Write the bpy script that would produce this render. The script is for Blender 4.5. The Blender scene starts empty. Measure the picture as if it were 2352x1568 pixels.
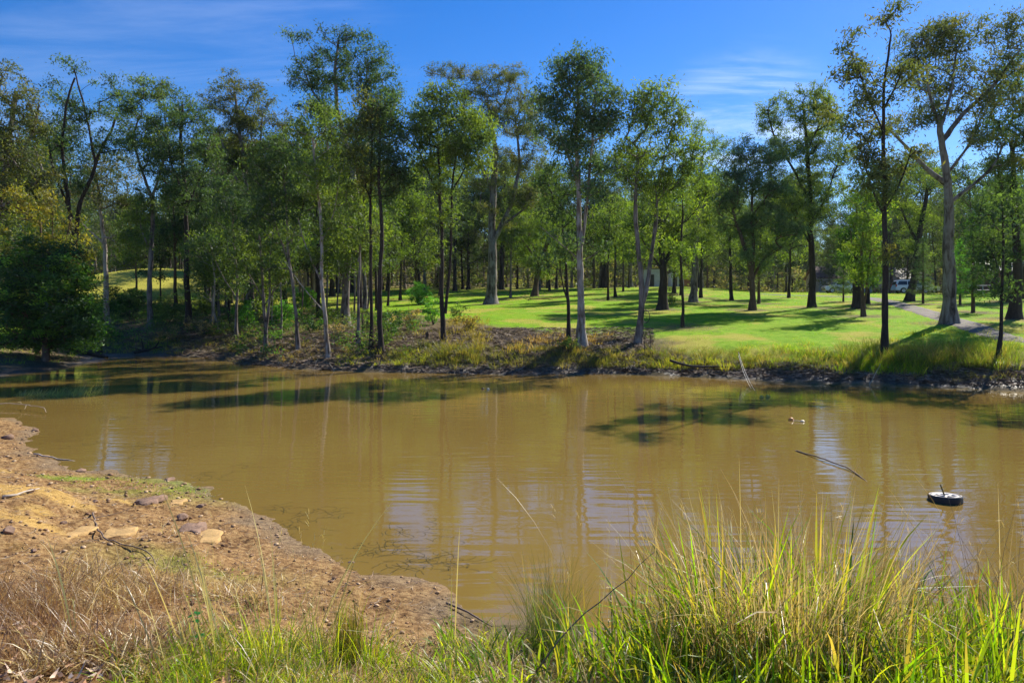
import bpy, bmesh, math, random
import numpy as np
from mathutils import Vector, Matrix
R = math.radians
scene = bpy.context.scene

# ------------------------------------------------------------------ camera, sky, sun, exposure
CAM_H = 3.0
cam_data = bpy.data.cameras.new('camera'); cam = bpy.data.objects.new('camera', cam_data)
scene.collection.objects.link(cam); scene.camera = cam
cam.location = (0, 0, CAM_H); cam.rotation_euler = (R(90), 0, 0)
cam_data.sensor_width = 36; cam_data.lens = 24
cam_data.shift_y = -0.0347
cam_data.clip_start = 0.05; cam_data.clip_end = 6000
SUN_AZ, SUN_EL = 45.0, 40.0          # azimuth clockwise from +Y (the view direction), elevation
sd = Vector((math.sin(R(SUN_AZ))*math.cos(R(SUN_EL)), math.cos(R(SUN_AZ))*math.cos(R(SUN_EL)), math.sin(R(SUN_EL))))
sun_data = bpy.data.lights.new('sun', 'SUN'); sun = bpy.data.objects.new('sun', sun_data)
scene.collection.objects.link(sun)
sun.rotation_euler = (-sd).to_track_quat('-Z', 'Y').to_euler()
sun.location = sd*400
sun_data.energy = 5.0; sun_data.angle = R(0.5); sun_data.color = (1.0, 0.93, 0.80)
world = bpy.data.worlds.new('World'); scene.world = world; world.use_nodes = True
nt = world.node_tree; nt.nodes.clear()
wo = nt.nodes.new('ShaderNodeOutputWorld'); bg = nt.nodes.new('ShaderNodeBackground')
sky = nt.nodes.new('ShaderNodeTexSky'); sky.sky_type = 'NISHITA'; sky.sun_disc = False
sky.sun_elevation = R(SUN_EL); sky.sun_rotation = R(SUN_AZ)
sky.air_density = 1.0; sky.dust_density = 0.15; sky.ozone_density = 3.2; sky.altitude = 300
hs = nt.nodes.new('ShaderNodeHueSaturation'); hs.inputs['Saturation'].default_value = 1.4; hs.inputs['Hue'].default_value = 0.513
hs.inputs['Value'].default_value = 1.0
# thin cirrus, laid out on the direction of view in the sky itself
tc = nt.nodes.new('ShaderNodeTexCoord'); sx = nt.nodes.new('ShaderNodeSeparateXYZ')
nt.links.new(tc.outputs['Generated'], sx.inputs[0])
def wmath(op, a, b=None, clamp=False):
    n = nt.nodes.new('ShaderNodeMath'); n.operation = op; n.use_clamp = clamp
    for i, v in enumerate((a, b)):
        if v is None: continue
        if isinstance(v, (int, float)): n.inputs[i].default_value = v
        else: nt.links.new(v, n.inputs[i])
    return n.outputs[0]
zc = wmath('ADD', wmath('MAXIMUM', sx.outputs['Z'], 0.0), 0.12)
cu = wmath('DIVIDE', sx.outputs['X'], zc); cv = wmath('DIVIDE', sx.outputs['Y'], zc)
cb = nt.nodes.new('ShaderNodeCombineXYZ'); nt.links.new(cu, cb.inputs[0]); nt.links.new(cv, cb.inputs[1])
mp = nt.nodes.new('ShaderNodeMapping'); mp.inputs['Rotation'].default_value = (0, 0, R(-14)); mp.inputs['Scale'].default_value = (0.55, 2.2, 1)
nt.links.new(cb.outputs[0], mp.inputs[0])
nz = nt.nodes.new('ShaderNodeTexNoise'); nz.inputs['Scale'].default_value = 1.5; nz.inputs['Detail'].default_value = 8
nz.inputs['Roughness'].default_value = 0.62; nz.inputs['Distortion'].default_value = 0.6
nt.links.new(mp.outputs[0], nz.inputs['Vector'])
nz2 = nt.nodes.new('ShaderNodeTexNoise'); nz2.inputs['Scale'].default_value = 0.55; nz2.inputs['Detail'].default_value = 2
nt.links.new(cb.outputs[0], nz2.inputs['Vector'])
# patches of cirrus: high left, and a low bank right of centre
def patch(dirv, lo, hi):
    d = nt.nodes.new('ShaderNodeVectorMath'); d.operation = 'DOT_PRODUCT'
    nt.links.new(tc.outputs['Generated'], d.inputs[0]); v = Vector(dirv).normalized(); d.inputs[1].default_value = v
    m = nt.nodes.new('ShaderNodeMapRange'); m.interpolation_type = 'SMOOTHSTEP'
    m.inputs['From Min'].default_value = lo; m.inputs['From Max'].default_value = hi
    nt.links.new(d.outputs['Value'], m.inputs['Value']); return m.outputs[0]
pm = wmath('MAXIMUM', wmath('MULTIPLY', patch((-0.52, 1, 0.38), 0.93, 0.995), 0.10), wmath('MULTIPLY', patch((0.34, 1, 0.255), 0.991, 0.9995), 0.5))
cr = nt.nodes.new('ShaderNodeMapRange'); cr.interpolation_type = 'SMOOTHSTEP'
cr.inputs['From Min'].default_value = 0.40; cr.inputs['From Max'].default_value = 0.72
nt.links.new(nz.outputs['Fac'], cr.inputs['Value'])
cf = wmath('MULTIPLY', wmath('MULTIPLY', cr.outputs[0], pm), 0.95, True)
mixc = nt.nodes.new('ShaderNodeMixRGB'); mixc.inputs['Color2'].default_value = (8.2, 8.9, 9.8, 1)
nt.links.new(cf, mixc.inputs['Fac'])
nt.links.new(sky.outputs[0], hs.inputs['Color']); nt.links.new(hs.outputs[0], mixc.inputs['Color1'])
nt.links.new(mixc.outputs[0], bg.inputs['Color']); bg.inputs['Strength'].default_value = 0.098
nt.links.new(bg.outputs[0], wo.inputs['Surface'])
vs = scene.view_settings
vs.view_transform = 'Standard'; vs.look = 'None'; vs.gamma = 1.0; vs.use_curve_mapping = False; vs.exposure = 0.70
scene.render.engine = 'CYCLES'
scene.cycles.transparent_max_bounces = 4; scene.cycles.max_bounces = 6; scene.cycles.diffuse_bounces = 3
scene.cycles.glossy_bounces = 2; scene.cycles.transmission_bounces = 4
scene.cycles.caustics_reflective = False; scene.cycles.caustics_refractive = False

# ------------------------------------------------------------------ helpers
rng = np.random.default_rng(11)
F, CX, HY = 1568.0, 1176.0, 702.0     # how sizes read off the photo turn into metres at a chosen distance
def W(vx, vy, Y): return np.array([(vx-CX)/F*Y, Y, CAM_H-(vy-HY)/F*Y])
def link(o): scene.collection.objects.link(o); return o
def tag(o, label=None, cat=None, group=None, kind=None):
    if label: o['label'] = label
    if cat: o['category'] = cat
    if group: o['group'] = group
    if kind: o['kind'] = kind
    return o
def empty(name, loc, rz=0.0):
    o = bpy.data.objects.new(name, None); o.empty_display_size = 0.3
    o.location = tuple(float(v) for v in loc); o.rotation_euler = (0, 0, rz); return link(o)
def np_mesh(name, verts, faces, mat, parent=None, cols=None, smooth=False, loc=(0, 0, 0)):
    """verts (n,3); faces (m,k) all same size, or a list of arrays of different sizes; cols per face (m,3)"""
    me = bpy.data.meshes.new(name)
    fl = faces if isinstance(faces, list) else [faces]
    fl = [np.asarray(f, dtype=np.int32) for f in fl if len(f)]
    nv = len(verts); nf = sum(len(f) for f in fl); nl = sum(f.size for f in fl)
    me.vertices.add(nv); me.vertices.foreach_set('co', np.asarray(verts, dtype=np.float32).ravel())
    me.loops.add(nl); me.loops.foreach_set('vertex_index', np.concatenate([f.ravel() for f in fl]))
    me.polygons.add(nf)
    tot = np.concatenate([np.full(len(f), f.shape[1], dtype=np.int32) for f in fl])
    st = np.concatenate([[0], np.cumsum(tot)[:-1]]).astype(np.int32)
    me.polygons.foreach_set('loop_start', st); me.polygons.foreach_set('loop_total', tot)
    if smooth: me.polygons.foreach_set('use_smooth', np.ones(nf, dtype=bool))
    me.update(calc_edges=True)
    if cols is not None:
        a = me.attributes.new('col', 'FLOAT_COLOR', 'FACE')
        c = np.ones((nf, 4), dtype=np.float32); c[:, :3] = np.clip(cols, 0, 1); a.data.foreach_set('color', c.ravel())
    if mat is not None: me.materials.append(mat)
    o = bpy.data.objects.new(name, me); o.location = tuple(float(v) for v in loc)
    if parent is not None: o.parent = parent
    return link(o)
def vnoise(x, y, seed=0):
    x = np.asarray(x, float); y = np.asarray(y, float)
    xi = np.floor(x).astype(np.int64); yi = np.floor(y).astype(np.int64); xf = x-xi; yf = y-yi
    def h(a, b):
        n = (a*374761393 + b*668265263 + seed*1442695041) & 0xffffffff
        n = ((n ^ (n >> 13))*1274126177) & 0xffffffff
        return ((n ^ (n >> 16)) & 0xffff)/65535.0
    u = xf*xf*(3-2*xf); v = yf*yf*(3-2*yf)
    return (h(xi, yi)*(1-u)+h(xi+1, yi)*u)*(1-v) + (h(xi, yi+1)*(1-u)+h(xi+1, yi+1)*u)*v
def fbm(x, y, seed=0, o=4):
    s = 0; a = 0.5
    for i in range(o):
        s = s + a*vnoise(np.asarray(x)*2**i, np.asarray(y)*2**i, seed+i*7); a *= 0.5
    return s/(1-0.5**o)
def sstep(a, b, x): t = np.clip((np.asarray(x, float)-a)/(b-a), 0, 1); return t*t*(3-2*t)

# ------------------------------------------------------------------ materials
def new_mat(name):
    m = bpy.data.materials.new(name); m.use_nodes = True; n = m.node_tree; n.nodes.clear()
    out = n.nodes.new('ShaderNodeOutputMaterial'); return m, n, out
def N(n, typ, **kw):
    nd = n.nodes.new(typ)
    for k, v in kw.items():
        if k in nd.inputs.keys(): 
            if hasattr(v, 'is_linked') : n.links.new(v, nd.inputs[k])
            else: nd.inputs[k].default_value = v
        else: setattr(nd, k, v)
    return nd
def ramp(n, fac, stops):
    r = n.nodes.new('ShaderNodeValToRGB'); e = r.color_ramp.elements
    while len(e) < len(stops): e.new(0.5)
    for el, (p, c) in zip(e, stops): el.position = p; el.color = (*c, 1)
    n.links.new(fac, r.inputs['Fac']); return r.outputs['Color']
def noise(n, scale, detail=4, vec=None, rough=0.55, dist=0.0):
    t = n.nodes.new('ShaderNodeTexNoise'); t.inputs['Scale'].default_value = scale; t.inputs['Detail'].default_value = detail
    t.inputs['Roughness'].default_value = rough; t.inputs['Distortion'].default_value = dist
    if vec is not None: n.links.new(vec, t.inputs['Vector'])
    return t.outputs['Fac']
def mixc_(n, fac, a, b, mode='MIX'):
    m = n.nodes.new('ShaderNodeMixRGB'); m.blend_type = mode
    for k, v in (('Fac', fac), ('Color1', a), ('Color2', b)):
        if isinstance(v, (int, float)): m.inputs[k].default_value = v
        elif isinstance(v, tuple): m.inputs[k].default_value = (*v, 1)
        else: n.links.new(v, m.inputs[k])
    return m.outputs[0]
def plain(name, col, rough=0.6, metal=0.0, var=0.25, scale=6.0, bump=0.0, spec=0.5):
    m, n, out = new_mat(name); b = n.nodes.new('ShaderNodeBsdfPrincipled')
    c = n.nodes.new('ShaderNodeTexCoord').outputs['Object']; f = noise(n, scale, 5, c)
    lo = tuple(max(0, x*(1-var)) for x in col); hi = tuple(min(1, x*(1+var)) for x in col)
    n.links.new(ramp(n, f, [(0.3, lo), (0.7, hi)]), b.inputs['Base Color'])
    b.inputs['Roughness'].default_value = rough; b.inputs['Metallic'].default_value = metal
    b.inputs['Specular IOR Level'].default_value = spec
    if bump:
        bp = n.nodes.new('ShaderNodeBump'); bp.inputs['Strength'].default_value = bump; bp.inputs['Distance'].default_value = 0.02
        n.links.new(noise(n, scale*4, 5, c), bp.inputs['Height']); n.links.new(bp.outputs[0], b.inputs['Normal'])
    n.links.new(b.outputs[0], out.inputs[0]); return m
def leaf_mat(name, trans=0.45, gloss=0.07, rough=0.4, tint=(1.25, 1.25, 0.6)):
    m, n, out = new_mat(name)
    at = n.nodes.new('ShaderNodeAttribute'); at.attribute_name = 'col'; c = at.outputs['Color']
    d = n.nodes.new('ShaderNodeBsdfDiffuse'); t = n.nodes.new('ShaderNodeBsdfTranslucent')
    g = n.nodes.new('ShaderNodeBsdfGlossy'); g.inputs['Roughness'].default_value = rough; g.inputs['Color'].default_value = (0.8, 0.85, 0.9, 1)
    n.links.new(c, d.inputs['Color']); n.links.new(mixc_(n, 1.0, c, tint, 'MULTIPLY'), t.inputs['Color'])
    m1 = n.nodes.new('ShaderNodeMixShader'); m1.inputs[0].default_value = trans
    n.links.new(d.outputs[0], m1.inputs[1]); n.links.new(t.outputs[0], m1.inputs[2])
    m2 = n.nodes.new('ShaderNodeMixShader'); m2.inputs[0].default_value = gloss
    n.links.new(m1.outputs[0], m2.inputs[1]); n.links.new(g.outputs[0], m2.inputs[2])
    n.links.new(m2.outputs[0], out.inputs[0]); return m
def bark_mat(name, stops, zs=0.22, scale=5.0, rough=0.85, bump=0.5):
    m, n, out = new_mat(name); b = n.nodes.new('ShaderNodeBsdfPrincipled')
    c = n.nodes.new('ShaderNodeTexCoord').outputs['Object']
    mp = n.nodes.new('ShaderNodeMapping'); mp.inputs['Scale'].default_value = (1, 1, zs); n.links.new(c, mp.inputs[0])
    f1 = noise(n, scale, 6, mp.outputs[0], 0.6, 0.8); f2 = noise(n, 0.9, 3, c)
    f3 = mixc_(n, 0.4, f1, f2)
    n.links.new(ramp(n, f3, stops), b.inputs['Base Color']); b.inputs['Roughness'].default_value = rough
    b.inputs['Specular IOR Level'].default_value = 0.25
    bp = n.nodes.new('ShaderNodeBump'); bp.inputs['Strength'].default_value = bump; bp.inputs['Distance'].default_value = 0.05
    n.links.new(f1, bp.inputs['Height']); n.links.new(bp.outputs[0], b.inputs['Normal'])
    n.links.new(b.outputs[0], out.inputs[0]); return m
M_LEAF = leaf_mat('leaf', 0.5, 0.03, 0.55, (1.5, 1.5, 0.5)); M_GRASS = leaf_mat('grass_blade', 0.6, 0.03, 0.4, (1.5, 1.5, 0.35)); M_LAWN = leaf_mat('lawn_blade', 0.6, 0.0, 0.6, (1.5, 1.5, 0.3)); M_DRY = leaf_mat('dry_blade', 0.4, 0.07, 0.45, (1.2, 1.1, 0.8))
B_PALE = bark_mat('pale_gum_bark', [(0.38, (0.07, 0.045, 0.03)), (0.45, (0.20, 0.155, 0.115)), (0.52, (0.33, 0.29, 0.25)), (0.60, (0.42, 0.38, 0.34)), (0.66, (0.26, 0.19, 0.14))])
B_GREY = bark_mat('grey_gum_bark', [(0.38, (0.04, 0.03, 0.024)), (0.46, (0.12, 0.095, 0.08)), (0.52, (0.20, 0.17, 0.15)), (0.59, (0.26, 0.235, 0.215)), (0.65, (0.15, 0.11, 0.085))])
B_DARK = bark_mat('ironbark', [(0.3, (0.018, 0.013, 0.011)), (0.55, (0.05, 0.038, 0.03)), (0.75, (0.10, 0.08, 0.065))], bump=0.9)
B_BROWN = bark_mat('rough_brown_bark', [(0.3, (0.04, 0.025, 0.018)), (0.55, (0.12, 0.08, 0.055)), (0.75, (0.20, 0.15, 0.11))], bump=0.8)
M_BARK = {'pale': B_PALE, 'grey': B_GREY, 'dark': B_DARK, 'brown': B_BROWN}

# ------------------------------------------------------------------ the lie of the land
def wat(vx, vy): Y = F*CAM_H/(vy-HY); return ((vx-CX)/F*Y, Y)
far_px = [(0, 864), (100, 852), (180, 838), (238, 828), (236, 820), (330, 817), (440, 820), (506, 823), (522, 829), (560, 836), (650, 845), (760, 851), (900, 855), (1050, 858),
          (1200, 861), (1300, 860), (1400, 859), (1500, 861), (1650, 868), (1750, 875), (1900, 880), (2050, 883), (2150, 888), (2250, 893), (2352, 898)]
near_px = [(0, 958), (50, 965), (82, 985), (76, 1012), (70, 1040), (120, 1062), (160, 1075), (280, 1086), (380, 1100), (460, 1120), (520, 1142), (600, 1190), (680, 1236),
           (760, 1276), (850, 1310), (940, 1330), (1015, 1352)]
far_w = [(-60, 31)] + [wat(*p) for p in far_px] + [(30, 23.5), (60, 21)]
near_w = [(-60, 21), (-25, 19)] + [wat(*p) for p in near_px] + [(-0.55, 6.75), (-0.1, 6.45), (0.7, 6.3), (2, 6.2), (4, 6.25), (7, 6.5), (12, 7.5), (25, 9), (60, 9)]
far_w = np.array(far_w); near_w = np.array(near_w)
poly = np.vstack([far_w, near_w[::-1]])
def seg_dist(X, Y, P):
    best = np.full(X.shape, 1e9)
    for (ax, ay), (bx, by) in zip(P[:-1], P[1:]):
        dx, dy = bx-ax, by-ay; t = np.clip(((X-ax)*dx+(Y-ay)*dy)/(dx*dx+dy*dy), 0, 1)
        best = np.minimum(best, (X-ax-t*dx)**2+(Y-ay-t*dy)**2)
    return np.sqrt(best)
def inside(X, Y):
    r = np.zeros(X.shape, bool); P = poly
    for (ax, ay), (bx, by) in zip(P, np.roll(P, -1, 0)):
        if ay == by: continue
        c = ((ay > Y) != (by > Y)) & (X < (bx-ax)*(Y-ay)/(by-ay)+ax); r ^= c
    return r
def terrain(X, Y):
    X = np.atleast_1d(np.asarray(X, float)); Y = np.atleast_1d(np.asarray(Y, float))
    dn = seg_dist(X, Y, near_w); df = seg_dist(X, Y, far_w); ins = inside(X, Y)
    d = np.minimum(dn, df); nw_ = dn < df
    sg = np.where(ins, -d, d)+np.where(nw_, ((fbm(X*1.5, Y*1.5, 203, 4)-.5)*.55+(fbm(X*6, Y*6, 207, 2)-.5)*.12), (fbm(X*.8, Y*.8, 205, 4)-.5)*1.3)*np.clip(3-d, 0, 1)
    ins = sg < 0; d = np.abs(sg); dn = np.where(nw_, d, dn); df = np.where(nw_, df, d)
    wig = (fbm(X*0.8, Y*0.8, 3, 3)-0.5)*0.5*np.minimum(1, d)
    sn = np.maximum(dn+wig, 0); sf = np.maximum(df+wig*1.6, 0)
    zn = np.interp(sn, [0, .35, 1, 2, 3, 6, 9, 15, 40, 200], [0, .06, .16, .42, .72, 1.28, 1.5, 1.6, 1.8, 3])
    ratio = X/np.maximum(Y, 1)
    left = sstep(-0.50, -0.62, ratio)
    bank = np.interp(sf, [0, .5, 1.2, 2.2, 3.5, 5, 8, 30, 75, 140], [0, .16, .42, .80, 1.12, 1.38, 1.72, 3.15, 6.2, 9.2])
    soft = np.interp(sf, [0, .5, 1.2, 2.2, 3.5, 5, 9, 30, 75, 140], [0, .08, .18, .33, .50, .66, 1.1, 2.7, 6.0, 9])
    zf = bank*(1-left)+soft*left
    right = sstep(0.22, 0.42, ratio)
    zr = np.interp(sf, [0, .5, 1.2, 2.2, 3.5, 5, 13, 30, 75, 140], [0, .15, .38, .72, 1.0, 1.25, 1.95, 2.95, 5.3, 7.6])
    zf = zf*(1-right)+zr*right
    # a sunlit hillock on the far left, and the wooded rise behind everything
    hill = 3.4*np.exp(-(((X+47)/15)**2+((Y-88)/20)**2)) 
    back = 16*sstep(150, 330, Y+0*X)*(1-0.35*sstep(-20, 120, X)) + 30*sstep(330, 900, Y)
    back = back + 9*sstep(110, 260, Y)*sstep(0, -90, X)
    zf = zf+hill+back + 0.10*(fbm(X*0.22, Y*0.22, 5, 3)-0.5)*np.minimum(1, sf/3)
    w = sstep(0.42, 0.58, dn/(dn+df+1e-6))
    z = zn*(1-w)+zf*w
    z = z + (fbm(X*1.7, Y*1.7, 9, 4)-0.5)*0.10*np.clip(d/1.2, 0.12, 1)*(1-0.6*sstep(40, 60, Y))
    nearf = sstep(26, 18, Y)
    z = z + nearf*np.clip(d/0.6, 0.1, 1)*((fbm(X*7, Y*7, 21, 4)-0.5)*0.085 + (fbm(X*18, Y*18, 31, 2)-0.5)*0.012)
    mudf = sstep(1.6, 0.4, df)*w
    z = z + mudf*(fbm(X*2.6, Y*3.4, 41, 3)-0.42)*0.16*np.clip(d/0.3, 0.15, 1)
    under = -np.interp(d, [0, .4, 1.5, 4], [0.0, .05, .25, .9]) - 0.004
    return np.where(ins, under, np.maximum(z, 0.006*np.minimum(1, d*8)+0.0))
def tz(x, y): return float(terrain(x, y)[0])
def hit(vx, vy, y0=16.0, y1=170.0):
    Ys = np.concatenate([np.arange(y0, 60, 0.12), np.arange(60, y1, 0.5)]) if y0 > 12 else np.arange(y0, 60, 0.04)
    Xs = (vx-CX)/F*Ys; zr = CAM_H-(vy-HY)/F*Ys
    k = np.nonzero(terrain(Xs, Ys) >= zr)[0]
    i = k[0] if len(k) else len(Ys)-1
    return np.array([Xs[i], Ys[i], float(terrain(Xs[i], Ys[i])[0])])

# ------------------------------------------------------------------ ground sheet
def axis(parts):
    o = [parts[0][0]]
    for a, b, s in parts: o += list(np.linspace(a, b, max(2, int(round(abs(b-a)/s))+1))[1:])
    return np.array(o)
ys = axis([(-60, -4, 4), (-4, 2.4, .4), (2.4, 8, .05), (8, 20, .085), (20, 34, .14), (34, 60, .3), (60, 120, .9), (120, 400, 5), (400, 2600, 110)])
xs = axis([(-2600, -400, 110), (-400, -100, 6), (-100, -36, .9), (-36, -15, .3), (-15, -7, .12), (-7, 3.2, .06), (3.2, 7, .1), (7, 36, .28), (36, 100, .9), (100, 400, 6), (400, 2600, 110)])
GX, GY = np.meshgrid(xs, ys); gx, gy = GX.ravel(), GY.ravel()
gz = terrain(gx, gy)
nxg, nyg = len(xs), len(ys)
idx = np.arange(nxg*nyg).reshape(nyg, nxg)
quads = np.stack([idx[:-1, :-1], idx[:-1, 1:], idx[1:, 1:], idx[1:, :-1]], -1).reshape(-1, 4)
# masks
dn = seg_dist(gx, gy, near_w); df = seg_dist(gx, gy, far_w); ins = inside(gx, gy); dd = np.minimum(dn, df)
wgt = sstep(0.42, 0.58, dn/(dn+df+1e-6)); ratio = gx/np.maximum(gy, 1)
nA = fbm(gx*0.35, gy*0.35, 51, 4); nB = fbm(gx*1.4, gy*1.4, 61, 4)
# the bank between water and lawn is leaf litter left of centre, grass to the right
bankw = np.interp(ratio, [-0.8, -0.62, -0.55, -0.30, -0.12, -0.02, 0.08, 0.18, 0.26, 0.5, 0.75], [4, 9, 27, 24, 15, 9, 5.5, 5.0, 2.4, 2.2, 2.6])
lawn = wgt*sstep(-1.2, 1.6, df-bankw+(nA-.5)*5.5+(nB-.5)*2.5)
lawn *= 1-0.6*sstep(0.62, 0.5, nA)*sstep(96, 118, gy+10*(nB-.5))        # leaf litter under the far wood
lawn *= 1-0.85*sstep(112, 150, gy+12*(nA-.5))
mud = wgt*(1-ins)*sstep(1.2, 0.4, df+(nB-.5)*1.1)
lit = np.maximum(wgt*(1-lawn), (1-wgt)*sstep(-1.3, 0.2, gx+(nB-.5))*sstep(7.4, 6.4, gy))  # near right ground takes the dark litter colour, standing for shade between grass blades
nearl = (1-wgt)
green = nearl*(np.exp(-(((gx+6.1)/1.5)**2+((gy-10.9)/0.75)**2))*1.25 + np.exp(-(((gx+16.5)/1.9)**2+((gy-17.6)/0.6)**2)) + 0.5*np.exp(-(((gx+3.2)/0.8)**2+((gy-6.9)/0.4)**2)))
green *= sstep(0.30, 0.62, nB)*1.2
yel = nearl*0.8*sstep(0.58, 0.68, fbm(gx*0.9+gy*0.5, gy*2.3, 71, 3))*sstep(0.5, 1.4, dn)*sstep(5.8, 7.0, gy)*sstep(12.5, 11, gy)*sstep(-3.0, -3.8, gx)
wetn = nearl*sstep(0.5, 0.0, dn+(nB-.5)*.9)*.8
zone = np.stack([np.clip(lawn, 0, 1), np.clip(lit, 0, 1), np.clip(mud, 0, 1), np.clip(green, 0, 1)], -1).astype(np.float32)
zone2 = np.stack([np.clip(yel, 0, 1), np.clip(wetn, 0, 1), np.clip(nearl, 0, 1), np.clip(sstep(60, 72, gy)*sstep(-14, -30, gx)+.9*sstep(.55, .66, nA)+.55*sstep(70, 100, gy)*sstep(.45, .6, nB), 0, 1)], -1).astype(np.float32)
def ground_mat():
    m, n, out = new_mat('ground_mix'); b = n.nodes.new('ShaderNodeBsdfPrincipled')
    pos = n.nodes.new('ShaderNodeNewGeometry').outputs['Position']
    a1 = n.nodes.new('ShaderNodeAttribute'); a1.attribute_name = 'zone'; s1 = n.nodes.new('ShaderNodeSeparateColor'); n.links.new(a1.outputs['Color'], s1.inputs[0])
    a2 = n.nodes.new('ShaderNodeAttribute'); a2.attribute_name = 'zone2'; s2 = n.nodes.new('ShaderNodeSeparateColor'); n.links.new(a2.outputs['Color'], s2.inputs[0])
    nbig = noise(n, 0.35, 4, pos); nmid = noise(n, 2.2, 6, pos, 0.65); nfine = noise(n, 14, 6, pos, 0.7); nvf = noise(n, 55, 4, pos, 0.7)
    dirt = mixc_(n, 0.5, ramp(n, nmid, [(0.30, (0.10, 0.048, 0.022)), (0.5, (0.27, 0.155, 0.066)), (0.70, (0.42, 0.26, 0.12))]),
                 ramp(n, nfine, [(0.40, (0.05, 0.025, 0.014)), (0.48, (0.25, 0.14, 0.058)), (0.62, (0.55, 0.38, 0.17))]))
    yelc = ramp(n, nfine, [(0.3, (0.38, 0.22, 0.06)), (0.6, (0.58, 0.38, 0.12))])
    dirt = mixc_(n, s2.outputs[0], dirt, yelc)
    dirt = mixc_(n, s2.outputs[1], dirt, ramp(n, nfine, [(0.3, (0.13, 0.085, 0.045)), (0.7, (0.30, 0.22, 0.13))]))
    lawnc = mixc_(n, ramp(n, nbig, [(0.38, (0, 0, 0)), (0.62, (1, 1, 1))]), (0.12, 0.40, 0.004), (0.26, 0.44, 0.010))
    lawnc = mixc_(n, 0.6, lawnc, ramp(n, nmid, [(0.34, (0.05, 0.10, 0.008)), (0.46, (0.17, 0.32, 0.010)), (0.66, (0.36, 0.40, 0.05))]))
    lawnc = mixc_(n, 0.35, lawnc, ramp(n, nfine, [(0.35, (0.05, 0.13, 0.004)), (0.65, (0.30, 0.44, 0.02))]))
    lawnc = mixc_(n, a2.outputs['Alpha'], lawnc, ramp(n, nfine, [(0.3, (0.20, 0.19, 0.03)), (0.5, (0.38, 0.36, 0.05)), (0.7, (0.46, 0.36, 0.12))]))
    litc = ramp(n, mixc_(n, 0.5, nmid, nfine), [(0.32, (0.035, 0.025, 0.016)), (0.46, (0.10, 0.08, 0.04)), (0.56, (0.19, 0.14, 0.08)), (0.70, (0.32, 0.25, 0.17))])
    mudc = ramp(n, nfine, [(0.3, (0.035, 0.027, 0.02)), (0.55, (0.085, 0.068, 0.052)), (0.75, (0.17, 0.14, 0.115))])
    c = mixc_(n, s1.outputs[1], dirt, litc); c = mixc_(n, s1.outputs[0], c, lawnc)
    c = mixc_(n, a1.outputs['Alpha'], c, ramp(n, nfine, [(0.35, (0.10, 0.13, 0.02)), (0.65, (0.26, 0.34, 0.04))]))
    c = mixc_(n, s1.outputs[2], c, mudc)
    n.links.new(c, b.inputs['Base Color'])
    wetm = n.nodes.new('ShaderNodeMath'); wetm.operation = 'MAXIMUM'; n.links.new(s1.outputs[2], wetm.inputs[0])
    w2 = n.nodes.new('ShaderNodeMath'); w2.operation = 'MULTIPLY'; n.links.new(s2.outputs[1], w2.inputs[0]); w2.inputs[1].default_value = 0.35
    n.links.new(w2.outputs[0], wetm.inputs[1])
    mr = n.nodes.new('ShaderNodeMapRange'); mr.inputs['To Min'].default_value = 0.92; mr.inputs['To Max'].default_value = 0.38
    n.links.new(wetm.outputs[0], mr.inputs['Value']); n.links.new(mr.outputs[0], b.inputs['Roughness'])
    b.inputs['Specular IOR Level'].default_value = 0.1
    n.links.new(mixc_(n, wetm.outputs[0], (0.08, 0.08, 0.08), (0.5, 0.5, 0.5)), b.inputs['Specular IOR Level'])
    bp = n.nodes.new('ShaderNodeBump'); bp.inputs['Strength'].default_value = 0.8; bp.inputs['Distance'].default_value = 0.05
    bp2 = n.nodes.new('ShaderNodeBump'); bp2.inputs['Strength'].default_value = 0.7; bp2.inputs['Distance'].default_value = 0.012
    n.links.new(nfine, bp.inputs['Height']); n.links.new(nvf, bp2.inputs['Height']); n.links.new(bp.outputs[0], bp2.inputs['Normal'])
    n.links.new(bp2.outputs[0], b.inputs['Normal'])
    n.links.new(b.outputs[0], out.inputs[0]); return m
ground = np_mesh('ground', np.stack([gx, gy, gz], -1), quads, ground_mat(), smooth=True)
for nm, zz in (('zone', zone), ('zone2', zone2)):
    a = ground.data.attributes.new(nm, 'FLOAT_COLOR', 'POINT'); a.data.foreach_set('color', zz.ravel())
tag(ground, kind='structure')

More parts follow.
